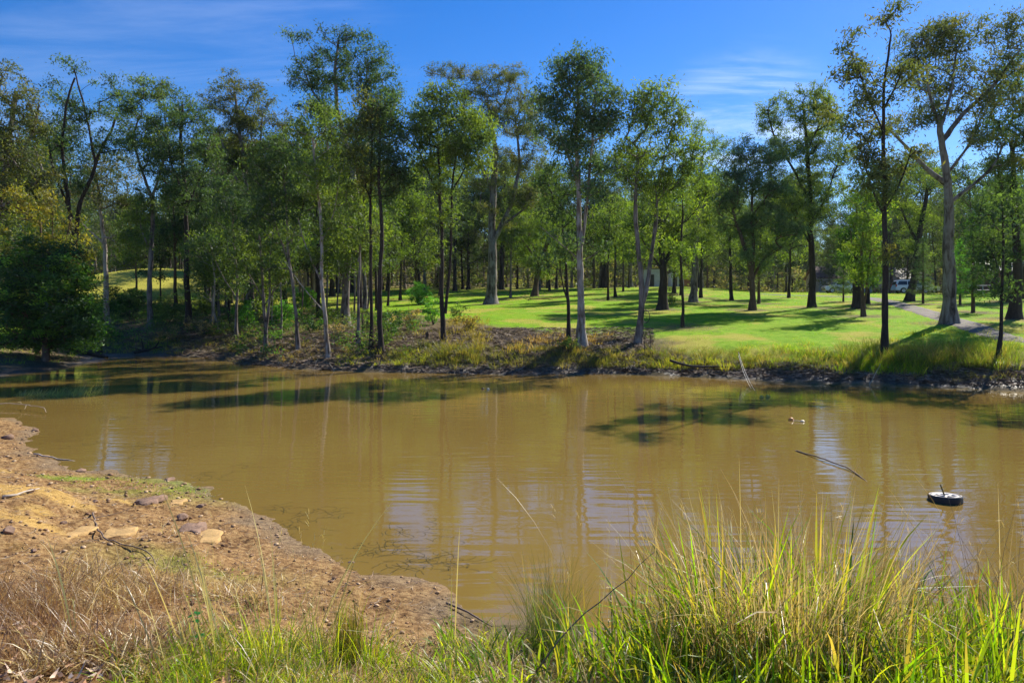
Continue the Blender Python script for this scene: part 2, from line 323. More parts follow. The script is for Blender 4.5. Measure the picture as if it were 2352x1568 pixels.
# ------------------------------------------------------------------ muddy water
def water_mat():
    m, n, out = new_mat('muddy_water'); b = n.nodes.new('ShaderNodeBsdfPrincipled')
    pos = n.nodes.new('ShaderNodeNewGeometry').outputs['Position']
    big = noise(n, 0.18, 3, pos)
    n.links.new(ramp(n, big, [(0.35, (0.200, 0.128, 0.032)), (0.65, (0.225, 0.152, 0.040))]), b.inputs['Base Color'])
    b.inputs['Roughness'].default_value = 0.012; b.inputs['IOR'].default_value = 1.52
    mp = n.nodes.new('ShaderNodeMapping'); mp.inputs['Scale'].default_value = (0.42, 2.5, 1); mp.inputs['Rotation'].default_value = (0, 0, R(8))
    n.links.new(pos, mp.inputs[0])
    w1 = noise(n, 2.0, 1, mp.outputs[0], 0.4, 0.3); w2 = noise(n, 0.5, 2, pos)
    calm = n.nodes.new('ShaderNodeMapRange'); calm.inputs['From Min'].default_value = 0.35; calm.inputs['From Max'].default_value = 0.7
    calm.inputs['To Min'].default_value = 0.35; calm.inputs['To Max'].default_value = 1.0
    n.links.new(w2, calm.inputs['Value'])
    h = n.nodes.new('ShaderNodeMath'); h.operation = 'MULTIPLY'; n.links.new(w1, h.inputs[0]); n.links.new(calm.outputs[0], h.inputs[1])
    w3 = noise(n, 11, 2, mp.outputs[0], 0.5)
    bp = n.nodes.new('ShaderNodeBump'); bp.inputs['Strength'].default_value = 1.0; bp.inputs['Distance'].default_value = 0.0095
    n.links.new(h.outputs[0], bp.inputs['Height'])
    bp2 = n.nodes.new('ShaderNodeBump'); bp2.inputs['Strength'].default_value = 1.0; bp2.inputs['Distance'].default_value = 0.0004
    n.links.new(w3, bp2.inputs['Height']); n.links.new(bp.outputs[0], bp2.inputs['Normal'])
    n.links.new(bp2.outputs[0], b.inputs['Normal'])
    n.links.new(b.outputs[0], out.inputs[0]); return m
wv = [(-62, 4), (62, 4), (62, 44), (-62, 44)]
water = np_mesh('water', np.array([(x, y, 0.0) for x, y in wv]), np.array([[0, 1, 2, 3]]), water_mat())
tag(water, kind='structure')

# ------------------------------------------------------------------ driveway
def driveway():
    c = [hit(*p) for p in [(1985, 682), (2040, 693), (2110, 712), (2185, 735), (2262, 762), (2330, 783)]]
    c = np.array([[c[0][0]-9, c[0][1]+9, 0]] + [list(p) for p in c] + [[c[-1][0]+4.5, c[-1][1]-1.8, 0], [c[-1][0]+12, c[-1][1]-4, 0]])
    t = np.linspace(0, len(c)-1, 90); px = np.interp(t, range(len(c)), c[:, 0]); py = np.interp(t, range(len(c)), c[:, 1])
    k = np.ones(9)/9; px = np.convolve(np.pad(px, 4, 'edge'), k, 'valid'); py = np.convolve(np.pad(py, 4, 'edge'), k, 'valid')
    tx, ty = np.gradient(px), np.gradient(py); L = np.hypot(tx, ty); nx_, ny_ = -ty/L, tx/L
    off = np.linspace(-.95, .95, 13); V = []
    for i in range(len(px)):
        wv_ = 1+0.14*(vnoise(i*0.4, 0, 5)-0.5)
        for o in off: V.append((px[i]+nx_[i]*o*wv_, py[i]+ny_[i]*o*wv_))
    V = np.array(V); z = terrain(V[:, 0], V[:, 1])+0.035
    e = np.tile((np.abs(off) > .9), len(px)); z = z-0.09*e
    n_ = len(off); q = [(i*n_+j, i*n_+j+1, (i+1)*n_+j+1, (i+1)*n_+j) for i in range(len(px)-1) for j in range(n_-1)]
    m = plain('gravel_drive', (0.13, 0.108, 0.09), 0.9, var=0.45, scale=1.6, bump=0.6)
    o = np_mesh('driveway', np.column_stack([V, z]), np.array(q), m, smooth=True); tag(o, kind='structure')
driveway()

# ------------------------------------------------------------------ trees
def resample(P, step):
    P = np.asarray(P, float); seg = np.linalg.norm(np.diff(P, axis=0), axis=1); s = np.concatenate([[0], np.cumsum(seg)])
    n = max(3, int(s[-1]/step)+1); t = np.linspace(0, s[-1], n)
    Q = np.column_stack([np.interp(t, s, P[:, k]) for k in range(3)])
    if n > 4:      # round the corners
        for _ in range(2): Q[1:-1] = 0.25*Q[:-2]+0.5*Q[1:-1]+0.25*Q[2:]
    return Q
def tube(P, r, k, V, Fc, off):
    P = np.asarray(P); n = len(P); T = np.gradient(P, axis=0); T /= np.linalg.norm(T, axis=1)[:, None]+1e-9
    ref = np.array([0.31, 0.95, 0.05]); ref = np.where(np.abs(T@ref)[:, None] > 0.95, np.array([[1., 0, 0]]), ref)
    U = np.cross(T, ref); U /= np.linalg.norm(U, axis=1)[:, None]+1e-9; Wv = np.cross(T, U)
    a = np.linspace(0, 2*np.pi, k, endpoint=False)
    ring = P[:, None, :] + np.asarray(r)[:, None, None]*(np.cos(a)[None, :, None]*U[:, None, :]+np.sin(a)[None, :, None]*Wv[:, None, :])
    V.append(ring.reshape(-1, 3)); b = off+np.arange(n*k).reshape(n, k)
    q = np.stack([b[:-1], np.roll(b[:-1], -1, 1), np.roll(b[1:], -1, 1), b[1:]], -1).reshape(-1, 4)
    Fc.append(q); return off+n*k
def leaves(centers, rad, n_per, size, pal, g, hang=0.55, vary=0.3, flat=0.6, ratio=0.28):
    """leaf blades gathered in flattened tufts; returns verts, quads, face colours"""
    nC = len(centers); n_per = np.broadcast_to(n_per, nC).astype(int); rad = np.broadcast_to(rad, nC)
    ci = np.repeat(np.arange(nC), n_per); n = len(ci)
    d = g.normal(size=(n, 3)); d /= np.linalg.norm(d, axis=1)[:, None]; rr = g.random(n)**0.6*np.where(g.random(n) < .28, 1.75, 1.0)
    p = centers[ci] + d*(rr*rad[ci])[:, None]*np.array([1, 1, flat])
    p[:, 2] -= 0.12*rad[ci]*rr
    dr = g.normal(size=(n, 3)); dr[:, 2] = dr[:, 2]*0.6-hang*1.6; dr /= np.linalg.norm(dr, axis=1)[:, None]
    sdv = np.cross(dr, g.normal(size=(n, 3))); sdv /= np.linalg.norm(sdv, axis=1)[:, None]
    L = size*(0.65+0.7*g.random(n))[:, None]; w = L*ratio
    V = np.stack([p-dr*L*.5, p-dr*L*.05+sdv*w*.5, p+dr*L*.5, p-dr*L*.05-sdv*w*.5], 1).reshape(-1, 3)
    Q = np.arange(4*n).reshape(n, 4)
    pal = np.asarray(pal); k = g.integers(0, len(pal), nC); u = g.random((nC, 1))*0.6
    cc = pal[k]*(1-u)+pal[(k+1) % len(pal)]*u; cc = cc*(1+vary*(g.random((nC, 1))*2-1))
    col = 1.95*cc[ci]*(0.7+0.6*g.random((n, 1)))
    return V, Q, col
class Skel:
    def __init__(s): s.P = []; s.par = []; s.stem = []; s.rs = []; s.chains = []; s.stems = []
    def add_stem(s, P, r):
        s.stems.append((P, r))
        for p, q in zip(P, r): s.P.append(p); s.par.append(-1); s.stem.append(True); s.rs.append(q)
def grow(sk, pts, g, up=0.25, low=1.3, minfrac=0.0, step=0.55, twig=0.011):
    P = np.array(sk.P); start = len(P)
    order = np.argsort([np.min(np.linalg.norm(P-p, axis=1)) for p in pts])
    buf = np.zeros((start+len(pts)*14, 3)); buf[:start] = P; m = start
    wgt_ = {}
    for oi in order:
        p = pts[oi]; A = buf[:m]; dv = p-A; dist = np.linalg.norm(dv, axis=1); hor = np.hypot(dv[:, 0], dv[:, 1])
        cost = dist + low*np.maximum(0, hor*0.35-dv[:, 2]) + 0.25*np.maximum(0, dist-2.5)
        j = int(np.argmin(cost)); a = A[j].copy(); d = p-a; L = np.linalg.norm(d)
        k = int(np.clip(L/step, 2, 10)); t = np.linspace(0, 1, k+1)[1:, None]
        mid = a+d*0.5+np.array([0, 0, -0.06*L if d[2] > 0 else 0.10*L])+g.normal(size=3)*0.09*L
        c = (1-t)**2*a+2*t*(1-t)*mid+t*t*p
        if k > 2: c[:-1] += g.normal(size=(k-1, 3))*0.035*min(L, 3)
        ids = []
        last = j
        for q in c:
            if m >= len(buf): break
            buf[m] = q; sk.par.append(last); sk.stem.append(False); sk.rs.append(0); last = m; ids.append(m); m += 1
        sk.chains.append((j, ids))
    sk.P = list(buf[:m]); w = np.zeros(m)
    for j, ids in sk.chains:
        if not ids: continue
        w[ids[-1]] += 1
    for i in range(m-1, start-1, -1):
        if sk.par[i] >= 0: w[sk.par[i]] += w[i]
    r = twig*np.maximum(w, 1)**0.56
    st = np.array(sk.rs[:start]); 
    for i in range(start, m): 
        pr = sk.par[i]; cap = st[pr]*0.72 if pr < start else r[pr]
        r[i] = min(r[i], max(cap, twig))
    r[:start] = st
    return np.array(sk.P), r
LEAF_K = [1.0]
def tree_mesh(name, base, stems, blobs, pal, bark, seed, dens=1.0, tuft=0.47, nleaf=92, lsize=0.19, flat=0.75, hang=0.55, twig=0.011, vary=0.3, extra=None, parent=None, shell=0.42):
    """stems: list of (points, r0, r1); blobs: list of (centre, radii) ; all in world metres"""
    g = np.random.default_rng(seed); base = np.asarray(base, float); sk = Skel(); V = []; Fc = []; off = 0
    for si, (P, r0, r1) in enumerate(stems):
        Q = resample(P, 0.45); t = np.linspace(0, 1, len(Q)); wob = np.cumsum(g.normal(size=(len(Q), 3))*0.022, 0)*np.array([1, 1, 0]); wob -= np.outer(t, wob[-1])*0.5
        Q = Q+wob*min(1.0, r0*6+.3); r = r0*(1-t)+r1*t; r = r*(1+0.05*g.normal(size=len(r)))
        if si == 0:
            s = np.concatenate([[0], np.cumsum(np.linalg.norm(np.diff(Q, axis=0), axis=1))]); r = r*(1+0.75*np.exp(-s/0.45)); Q[0, 2] -= 0.25
        sk.add_stem(Q, r); off = tube(Q, r, 9 if r0 > 0.12 else 6, V, Fc, off)
    pts = []
    for c, rad in blobs:
        c = np.asarray(c, float); rad = np.asarray(rad, float)
        vol = rad[0]*rad[1]*rad[2]; n = max(3, int(dens*3.1*(vol**0.70)/tuft**2*0.76))
        d = g.normal(size=(n, 3)); d /= np.linalg.norm(d, axis=1)[:, None]; q = d*(g.random((n, 1))**shell)*rad
        q[:, 2] = np.where(q[:, 2] < 0, q[:, 2]*0.75, q[:, 2]); pts.append(c+q)
    pts = np.vstack(pts)
    Pn, r = grow(sk, pts, g, twig=twig)
    for j, ids in sk.chains:
        if not ids: continue
        path = np.vstack([Pn[j][None], Pn[ids]]); rr = np.concatenate([[min(r[j], r[ids[0]]*1.3)], r[ids]])
        off = tube(path, rr, 5 if rr[0] > 0.04 else 4, V, Fc, off)
    trunk = np_mesh('trunk', np.vstack(V)-base, np.vstack(Fc), M_BARK[bark], parent, smooth=True)
    tr = tuft*(0.6+0.8*g.random(len(pts)))
    LV, LQ, LC = leaves(pts, tr, np.maximum(10, nleaf*0.8*(tr/tuft)**2), lsize, pal, g, hang, vary, flat)
    crown = np_mesh('crown', LV-base, LQ, M_LEAF, parent, cols=LC*LEAF_K[0])
    return trunk, crown
PAL = {'mid': [(.055, .085, .018), (.075, .11, .022), (.095, .13, .02), (.045, .075, .022)],
       'dark': [(.03, .055, .02), (.04, .07, .025), (.05, .08, .022), (.025, .05, .022)],
       'blue': [(.035, .065, .035), (.045, .08, .04), (.06, .09, .035)],
       'brown': [(.062, .070, .022), (.050, .070, .020), (.085, .078, .022), (.045, .062, .022)],
       'lime': [(.065, .11, .015), (.09, .14, .018), (.05, .085, .018), (.12, .16, .02)],
       'gold': [(.13, .13, .016), (.09, .11, .016), (.07, .09, .018), (.15, .12, .018)],
       'bush': [(.011, .032, .009), (.018, .05, .010), (.06, .13, .010), (.008, .025, .009), (.03, .075, .010)],
       'fern': [(.06, .17, .02), (.045, .13, .02), (.08, .19, .02)]}
# rows: label, category, (base px), extra distance or None, stems [(points, w0, w1)], blobs (cx, cy, rx, ry), palette, bark, density
# (sizes were read off the photograph, each turned into metres at the distance of its own foot on the ground)
def T(label, base, stems, blobs, pal, bark, dens=1.0, dist=None, cat='tree', group=None, tuft=0.47, nleaf=92, lsize=0.19, depth=1.0, low=True, **kw):
    if dist is None: b = hit(*base); Y = b[1]
    else: Y = dist; x = (base[0]-CX)/F*Y; b = np.array([x, Y, tz(x, Y)])
    seed = int(abs(base[0])*7+abs(base[1])*13) % 99991; g = np.random.default_rng(seed)
    S = []; prev = None
    for i, (P, w0, w1) in enumerate(stems):
        pts = []; dy0 = 0.0
        if i > 0 and prev is not None:     # a fork leaves the first stem where the photo shows it
            q = W(P[0][0], P[0][1], Y); k = int(np.argmin(np.linalg.norm((prev-q)[:, [0, 2]], axis=1))); dy0 = prev[k][1]-Y
        slope = g.normal()*0.10 if i else g.normal()*0.03
        for j, (vx, vy) in enumerate(P):
            z0 = W(vx, vy, Y); p = W(vx, vy, Y); p[1] += dy0+slope*(z0[2]-W(P[0][0], P[0][1], Y)[2])
            pts.append(p)
        if i == 0: pts[0] = b.copy()
        pts = np.array(pts); S.append((pts, w0/F*Y/2, w1/F*Y/2))
        if prev is None: prev = resample(pts, 0.3)
    B = []
    blobs = [(cx, cy, rx*1.3, ry*1.25) for cx, cy, rx, ry in blobs]
    if low:      # leafy side shoots lower down the stems and loose foliage under the dome
        bot = max(b_[1] for b_ in blobs); foot = stems[0][0][0][1]; lim = bot+(foot-bot)*0.5
        for P_, w0_, w1_ in stems:
            for _ in range(4 if P_ is stems[0][0] else 3):
                t_ = g.uniform(.25, .95) if P_ is not stems[0][0] else g.uniform(.35, .9); k_ = t_*(len(P_)-1); i_ = min(int(k_), len(P_)-2); f_ = k_-i_
                qx = P_[i_][0]*(1-f_)+P_[i_+1][0]*f_+g.normal()*22; qy = P_[i_][1]*(1-f_)+P_[i_+1][1]*f_
                if qy < lim: blobs.append((qx, qy, g.uniform(20, 38), g.uniform(16, 30)))
    for (cx, cy, rx, ry) in blobs:
        c = W(cx, cy, Y); rr = (rx+ry)/2/F*Y; c[1] += g.normal()*rr*0.45*depth
        B.append((c, (rx/F*Y*.93, rr*0.95*depth, ry/F*Y*.93)))
    name = {'tree': 'gum_tree', 'dead tree': 'bare_tree', 'shrub': 'shrub', 'pine': 'pine_sapling', 'bush': 'bush'}.get(cat, 'tree')
    e = empty(name, b); tag(e, label, cat, group)
    tree_mesh(name, b, S, B, PAL[pal], bark, seed, dens, tuft, nleaf, lsize, parent=e, **kw)
    return e
# --- left edge
T('tall olive brown gum cut by the left edge, arched branches over the dark bush', (-40, 800), [([(-40, 800), (-30, 560), (0, 330), (10, 200)], 22, 8), ([(-15, 420), (60, 300), (70, 230)], 8, 4), ([(-20, 480), (90, 400), (60, 330)], 8, 4)],
  [(8, 165, 30, 22), (25, 212, 62, 30), (-10, 280, 60, 60), (60, 275, 40, 30), (30, 350, 65, 50), (-10, 430, 60, 60), (60, 420, 45, 40)], 'brown', 'grey', 1.42, dist=39)
T('lanky sparse gum with dark limbs forking left and right above the golden wattle', (160, 700), [([(160, 700), (172, 540), (182, 470), (205, 420), (225, 350), (250, 310), (262, 270)], 15, 5), ([(166, 560), (160, 440), (155, 330), (165, 250), (190, 190)], 10, 4),
  ([(215, 372), (200, 290), (185, 220), (170, 160)], 6, 3), ([(165, 500), (130, 400), (115, 300)], 7, 3), ([(228, 350), (275, 338), (300, 347)], 4, 1)],
  [(168, 148, 32, 24), (225, 178, 34, 18), (125, 205, 30, 26), (265, 200, 26, 24), (258, 262, 26, 26), (170, 258, 44, 28), (208, 250, 34, 24), (150, 330, 44, 34), (200, 330, 36, 28), (110, 300, 36, 24), (180, 400, 40, 30)], 'dark', 'dark', 0.85, dist=43, tuft=0.5)
T('golden yellow leaved wattle above the dark bush on the left bank', (85, 800), [([(85, 800), (90, 640), (85, 500)], 9, 4), ([(88, 660), (140, 560), (150, 500)], 5, 2)],
  [(60, 470, 60, 50), (110, 470, 45, 50), (130, 540, 48, 55), (60, 560, 70, 50), (150, 600, 45, 45)], 'gold', 'brown', .75, dist=36, lsize=0.2)
T('huge dark green bush spilling down to the left mud bank', (105, 795), [([(105, 800), (100, 700), (95, 610)], 12, 5), ([(104, 760), (160, 700)], 7, 3), ([(104, 770), (40, 690)], 7, 3)],
  [(100, 620, 80, 55), (30, 620, 70, 60), (165, 655, 50, 45), (95, 700, 100, 60), (180, 720, 42, 50), (20, 710, 70, 60), (60, 765, 85, 40), (150, 765, 62, 36), (205, 765, 22, 30), (60, 782, 90, 22), (160, 790, 56, 16), (75, 560, 30, 30), (130, 580, 26, 26), (215, 735, 18, 16), (200, 690, 16, 16)], 'bush', 'brown', 1.6, dist=34, tuft=0.5, nleaf=150, lsize=0.19, cat='bush', flat=0.6, hang=0.0, shell=0.35, vary=.5)
T('gum with a chalk white upper trunk and broken white arm, left of the hillock', (246, 700), [([(246, 700), (244, 560), (238, 500), (233, 430)], 13, 6), ([(240, 545), (258, 548), (268, 540)], 6, 2), ([(236, 480), (190, 430)], 5, 2), ([(242, 560), (205, 525), (180, 500)], 5, 2)],
  [(245, 372, 52, 32), (215, 400, 42, 30), (290, 400, 38, 34), (235, 450, 60, 36), (280, 460, 36, 30)], 'brown', 'pale', 0.85, dist=50, low=False)
T('slim gum in front of the yellow hillock, forking into a wide open V', (345, 750), [([(345, 750), (343, 600), (345, 510), (346, 445)], 12, 8), ([(346, 450), (322, 380), (300, 320), (318, 260)], 7, 3), ([(346, 450), (372, 380), (390, 330), (380, 270)], 7, 3), ([(343, 575), (318, 520), (322, 460)], 4, 2)],
  [(335, 205, 45, 30), (375, 210, 22, 26), (310, 245, 34, 34), (355, 265, 44, 36), (320, 320, 40, 34), (378, 330, 34, 38), (340, 375, 34, 26), (320, 450, 30, 26), (375, 420, 30, 28)], 'mid', 'grey', 1.30)
T('straight dark trunked gum standing right of the hillock', (433, 692), [([(433, 692), (432, 560), (428, 440), (415, 330), (418, 240)], 15, 5), ([(430, 480), (460, 390), (470, 320)], 6, 3), ([(429, 450), (392, 380), (385, 320)], 6, 3)],
  [(418, 232, 40, 28), (400, 280, 38, 36), (445, 290, 38, 38), (472, 340, 34, 34), (405, 350, 44, 36), (440, 400, 55, 36), (400, 440, 38, 30), (455, 460, 44, 34)], 'dark', 'dark', 1.1, dist=46)
T('broad topped gum with reddish upper boughs, left of the tallest tree', (570, 690), [([(570, 690), (572, 560), (565, 460), (558, 380), (548, 300), (540, 220)], 15, 5), ([(560, 400), (595, 330), (600, 260)], 8, 3), ([(564, 450), (520, 370), (500, 300)], 8, 3), ([(566, 470), (615, 400), (625, 330)], 6, 3)],
  [(530, 188, 36, 20), (560, 208, 40, 24), (510, 240, 38, 30), (590, 225, 32, 22), (605, 260, 38, 34), (550, 270, 50, 36), (510, 320, 46, 40), (590, 330, 50, 38), (630, 320, 30, 36), (550, 370, 60, 32)], 'brown', 'grey', 1.17, dist=52)
T('tallest gum of the left half, two open domes of foliage against the sky', (793, 712), [([(793, 712), (798, 600), (806, 520), (818, 450), (800, 360), (770, 250), (765, 150), (775, 90)], 20, 5), ([(792, 320), (840, 240), (845, 150)], 8, 3), ([(775, 265), (720, 220), (690, 150)], 7, 3), ([(808, 400), (860, 290), (890, 210)], 7, 3), ([(770, 250), (735, 260), (700, 235)], 5, 2)],
  [(683, 92, 28, 20), (700, 130, 34, 34), (770, 72, 42, 24), (765, 120, 48, 36), (848, 98, 28, 24), (850, 140, 34, 30), (680, 175, 26, 28), (735, 180, 50, 30), (790, 180, 34, 34), (880, 165, 30, 30), (895, 200, 34, 24), (850, 210, 40, 34), (725, 235, 55, 22), (875, 250, 38, 28)], 'dark', 'grey', 1.23, dist=44)
T('dense dark green gum on thin stems with a low round crown, behind the crooked trunk', (686, 800), [([(686, 802), (678, 700), (665, 600), (660, 480), (650, 380)], 9, 4), ([(668, 620), (640, 540), (620, 450)], 5, 3), ([(664, 560), (700, 470), (710, 400)], 5, 3)],
  [(650, 330, 55, 40), (610, 380, 50, 45), (690, 370, 55, 45), (640, 430, 60, 40), (590, 450, 50, 45), (700, 440, 50, 40), (640, 500, 60, 36)], 'dark', 'grey', 1.35)
T('crooked pale trunked gum leaning at the water edge left of the twin dark trunks', (756, 820), [([(756, 820), (747, 780), (752, 735), (740, 690), (736, 620), (738, 540), (730, 430), (720, 320)], 11, 5), ([(737, 640), (700, 570), (680, 500)], 5, 2), ([(745, 715), (700, 665), (655, 600)], 3, 1.5), ([(737, 560), (770, 480), (775, 400)], 4, 2)],
  [(725, 255, 52, 28), (690, 285, 38, 34), (770, 290, 40, 36), (720, 330, 55, 36), (770, 370, 44, 40), (700, 400, 50, 36), (760, 440, 44, 36)], 'mid', 'pale', 1.1)
T('multi stemmed leafy young gum left of centre, roots in dry grass above the water', (613, 800), [([(613, 800), (608, 720), (605, 640), (600, 540)], 9, 4), ([(611, 760), (622, 680), (628, 580), (640, 520)], 7, 3), ([(608, 690), (580, 640), (560, 600)], 3, 2), ([(610, 700), (650, 640), (665, 600)], 3, 2)],
  [(600, 500, 40, 36), (560, 560, 38, 40), (640, 540, 40, 40), (600, 620, 44, 36), (655, 610, 30, 30)], 'mid', 'grey', 0.7, tuft=0.42)
T('thin leaning sapling beside the eroded black bank', (545, 792), [([(545, 792), (538, 740), (540, 660), (532, 560), (520, 460)], 8, 3), ([(537, 680), (500, 620), (480, 560)], 3, 1.5)],
  [(520, 430, 46, 44), (560, 470, 40, 40), (500, 500, 40, 36), (480, 560, 36, 30)], 'dark', 'grey', 1.1)
T('small white stemmed sapling growing in scrub above the inlet', (505, 765), [([(505, 765), (492, 720), (494, 640), (485, 560)], 5, 2)], [(480, 540, 30, 26), (500, 590, 30, 28), (475, 610, 24, 24)], 'mid', 'pale', 0.7)
T('black straight trunked gum, left one of the twin dark trunks', (853, 805), [([(853, 805), (851, 690), (853, 560), (855, 420), (858, 300)], 10, 5)],
  [(852, 232, 34, 28), (840, 290, 38, 40), (835, 350, 40, 36), (845, 410, 34, 24)], 'brown', 'dark', 1.62)
T('black straight trunked gum, right and thicker one of the twin dark trunks', (876, 808), [([(876, 808), (873, 690), (875, 560), (873, 420), (878, 300)], 13, 5), ([(875, 440), (900, 405), (925, 395)], 3, 1.5)],
  [(880, 240, 36, 30), (890, 300, 36, 44), (880, 350, 40, 36), (900, 390, 30, 26), (860, 270, 30, 30)], 'dark', 'dark', 1.69)
T('slim grey trunked gum just left of the twin dark trunks', (820, 790), [([(820, 790), (818, 680), (822, 560), (815, 470)], 9, 4), ([(819, 600), (840, 520), (835, 440)], 4, 2)], [(800, 440, 40, 40), (830, 480, 38, 36), (790, 500, 34, 36), (835, 400, 40, 30)], 'mid', 'grey', 0.9)
T('glossy green domed gum on two slender parallel dark stems', (1020, 783), [([(1020, 783), (1017, 690), (1018, 560), (1014, 440), (1008, 340)], 11, 5), ([(1022, 720), (1032, 620), (1034, 520), (1040, 420), (1050, 340)], 8, 4), ([(1016, 470), (985, 400), (965, 350)], 4, 2), ([(1038, 440), (1075, 380), (1090, 330)], 4, 2)],
  [(1020, 222, 46, 26), (985, 250, 40, 34), (1055, 250, 40, 34), (960, 300, 34, 40), (1010, 300, 55, 40), (1075, 300, 44, 44), (1105, 290, 34, 30), (980, 350, 44, 34), (1060, 355, 46, 36), (1095, 350, 36, 34)], 'mid', 'dark', 2.00)
T('stout grey gum mid lawn with tall brownish crown left of the pale trunk', (1127, 698), [([(1127, 698), (1129, 600), (1129, 520), (1134, 440), (1140, 340), (1120, 240)], 25, 7), ([(1133, 555), (1175, 470), (1195, 380), (1185, 280)], 12, 4), ([(1134, 450), (1090, 330), (1060, 230), (1030, 175)], 9, 3), ([(1150, 520), (1215, 470), (1235, 420)], 6, 3)],
  [(1022, 165, 36, 20), (1075, 172, 34, 18), (1130, 162, 45, 24), (1180, 180, 34, 26), (1105, 210, 48, 30), (1175, 235, 44, 34), (1120, 270, 50, 34), (1190, 300, 48, 40), (1225, 250, 28, 34), (1160, 370, 60, 34), (1220, 360, 34, 34), (1105, 420, 40, 30), (1210, 450, 40, 34)], 'brown', 'grey', 1.23)
T('short leaning reddish trunked tree with bright green low crown mid lawn', (1227, 680), [([(1227, 680), (1232, 640), (1245, 600), (1262, 540), (1268, 500)], 13, 6), ([(1240, 615), (1215, 570), (1195, 545)], 6, 3)],
  [(1230, 545, 36, 22), (1195, 545, 34, 20), (1262, 520, 34, 30), (1225, 500, 38, 26), (1255, 580, 30, 30), (1220, 600, 26, 20)], 'lime', 'brown', 1.1)
T('thin black trunked gum beside the pale trunk at the bank', (1306, 780), [([(1306, 780), (1305, 700), (1302, 620), (1298, 540), (1290, 460)], 9, 4), ([(1304, 690), (1288, 650), (1285, 600)], 4, 2)],
  [(1285, 400, 38, 40), (1290, 460, 40, 40), (1260, 440, 36, 36), (1275, 500, 34, 26)], 'dark', 'dark', 1.1)
T('tall pale silver trunked gum with high dense bluish dome', (1336, 795), [([(1336, 795), (1334, 700), (1336, 600), (1334, 500), (1332, 400), (1325, 290), (1330, 190)], 19, 5), ([(1338, 560), (1350, 460), (1358, 360), (1368, 240)], 8, 4), ([(1334, 440), (1300, 340), (1275, 260)], 6, 3), ([(1335, 600), (1290, 560), (1240, 520)], 3, 1.5)],
  [(1335, 138, 48, 24), (1365, 160, 38, 28), (1300, 170, 38, 30), (1340, 190, 56, 34), (1270, 225, 40, 34), (1390, 215, 38, 38), (1320, 250, 60, 40), (1250, 290, 30, 36), (1400, 275, 34, 34), (1365, 300, 46, 38), (1295, 330, 46, 36), (1350, 370, 48, 34)], 'blue', 'pale', 1.89)
T('forked smooth gum leaning on the lawn edge, strap hanging on its trunk', (1463, 787), [([(1463, 787), (1470, 740), (1478, 695), (1472, 640), (1465, 560), (1462, 450), (1470, 340)], 15, 6), ([(1478, 695), (1492, 630), (1500, 550), (1515, 450), (1530, 360)], 11, 4), ([(1496, 590), (1510, 500), (1500, 400)], 5, 3)],
  [(1480, 218, 36, 22), (1520, 232, 40, 26), (1455, 260, 36, 34), (1500, 275, 52, 34), (1560, 270, 36, 34), (1450, 330, 44, 40), (1520, 340, 55, 40), (1580, 330, 34, 40), (1480, 400, 55, 36), (1560, 400, 44, 40)], 'mid', 'grey', 1.61)
T('thick rough barked gum with ivy green sprouts, forking low mid lawn', (1521, 711), [([(1521, 711), (1523, 660), (1522, 610), (1518, 560), (1512, 500)], 22, 9), ([(1524, 610), (1550, 560), (1565, 510)], 12, 5), ([(1520, 620), (1490, 575), (1470, 540)], 6, 3)],
  [(1520, 600, 22, 20), (1505, 480, 48, 40), (1560, 490, 44, 40), (1530, 430, 50, 40), (1480, 520, 40, 30), (1590, 540, 30, 30)], 'mid', 'dark', 1.30)
T('thin wavy black sapling standing alone on the lit slope', (1568, 751), [([(1568, 751), (1570, 690), (1568, 630), (1563, 560), (1567, 480), (1568, 420)], 7, 3)], [(1570, 400, 34, 30), (1595, 430, 30, 34), (1600, 480, 34, 30), (1545, 440, 30, 34)], 'lime', 'dark', 0.9)
T('pale gum with burnt black foot, right of the thin wavy sapling', (1593, 693), [([(1593, 693), (1598, 620), (1601, 540), (1605, 450), (1612, 360)], 16, 6), ([(1602, 500), (1640, 430), (1650, 380)], 5, 3)],
  [(1612, 300, 26, 24), (1640, 345, 32, 30), (1600, 370, 40, 34), (1640, 420, 40, 34), (1590, 440, 36, 34)], 'lime', 'grey', 0.95)
T('spreading dark bluish gum forking low, right of the lawn centre', (1728, 712), [([(1728, 712), (1727, 650), (1718, 590), (1695, 530), (1682, 480)], 14, 6), ([(1727, 650), (1728, 570), (1724, 500), (1730, 420)], 9, 4), ([(1730, 640), (1755, 590), (1800, 560)], 7, 3), ([(1683, 490), (1700, 440), (1690, 390)], 5, 3)],
  [(1700, 350, 46, 32), (1750, 370, 46, 36), (1680, 400, 44, 36), (1720, 430, 55, 36), (1780, 430, 40, 40), (1670, 460, 36, 30), (1755, 500, 50, 40), (1800, 520, 36, 34), (1700, 510, 36, 30)], 'blue', 'brown', 1.56)
T('tall open gum with straight dark trunk and level twiggy top, left of the white ute', (1865, 706), [([(1865, 706), (1866, 600), (1866, 500), (1864, 400), (1858, 300), (1850, 230)], 16, 5), ([(1864, 460), (1820, 380), (1780, 310), (1765, 250)], 6, 3), ([(1865, 520), (1900, 440), (1925, 370)], 6, 3), ([(1860, 340), (1890, 270), (1900, 220)], 5, 2), ([(1864, 560), (1825, 490), (1800, 440)], 5, 3)],
  [(1765, 245, 30, 16), (1815, 232, 34, 26), (1855, 212, 34, 18), (1895, 225, 36, 22), (1780, 290, 34, 22), (1850, 270, 45, 32), (1905, 290, 34, 30), (1800, 345, 44, 30), (1870, 350, 50, 34), (1925, 350, 30, 36), (1810, 420, 44, 34), (1890, 430, 50, 34), (1845, 480, 50, 34)], 'mid', 'dark', 1.30, tuft=0.45)
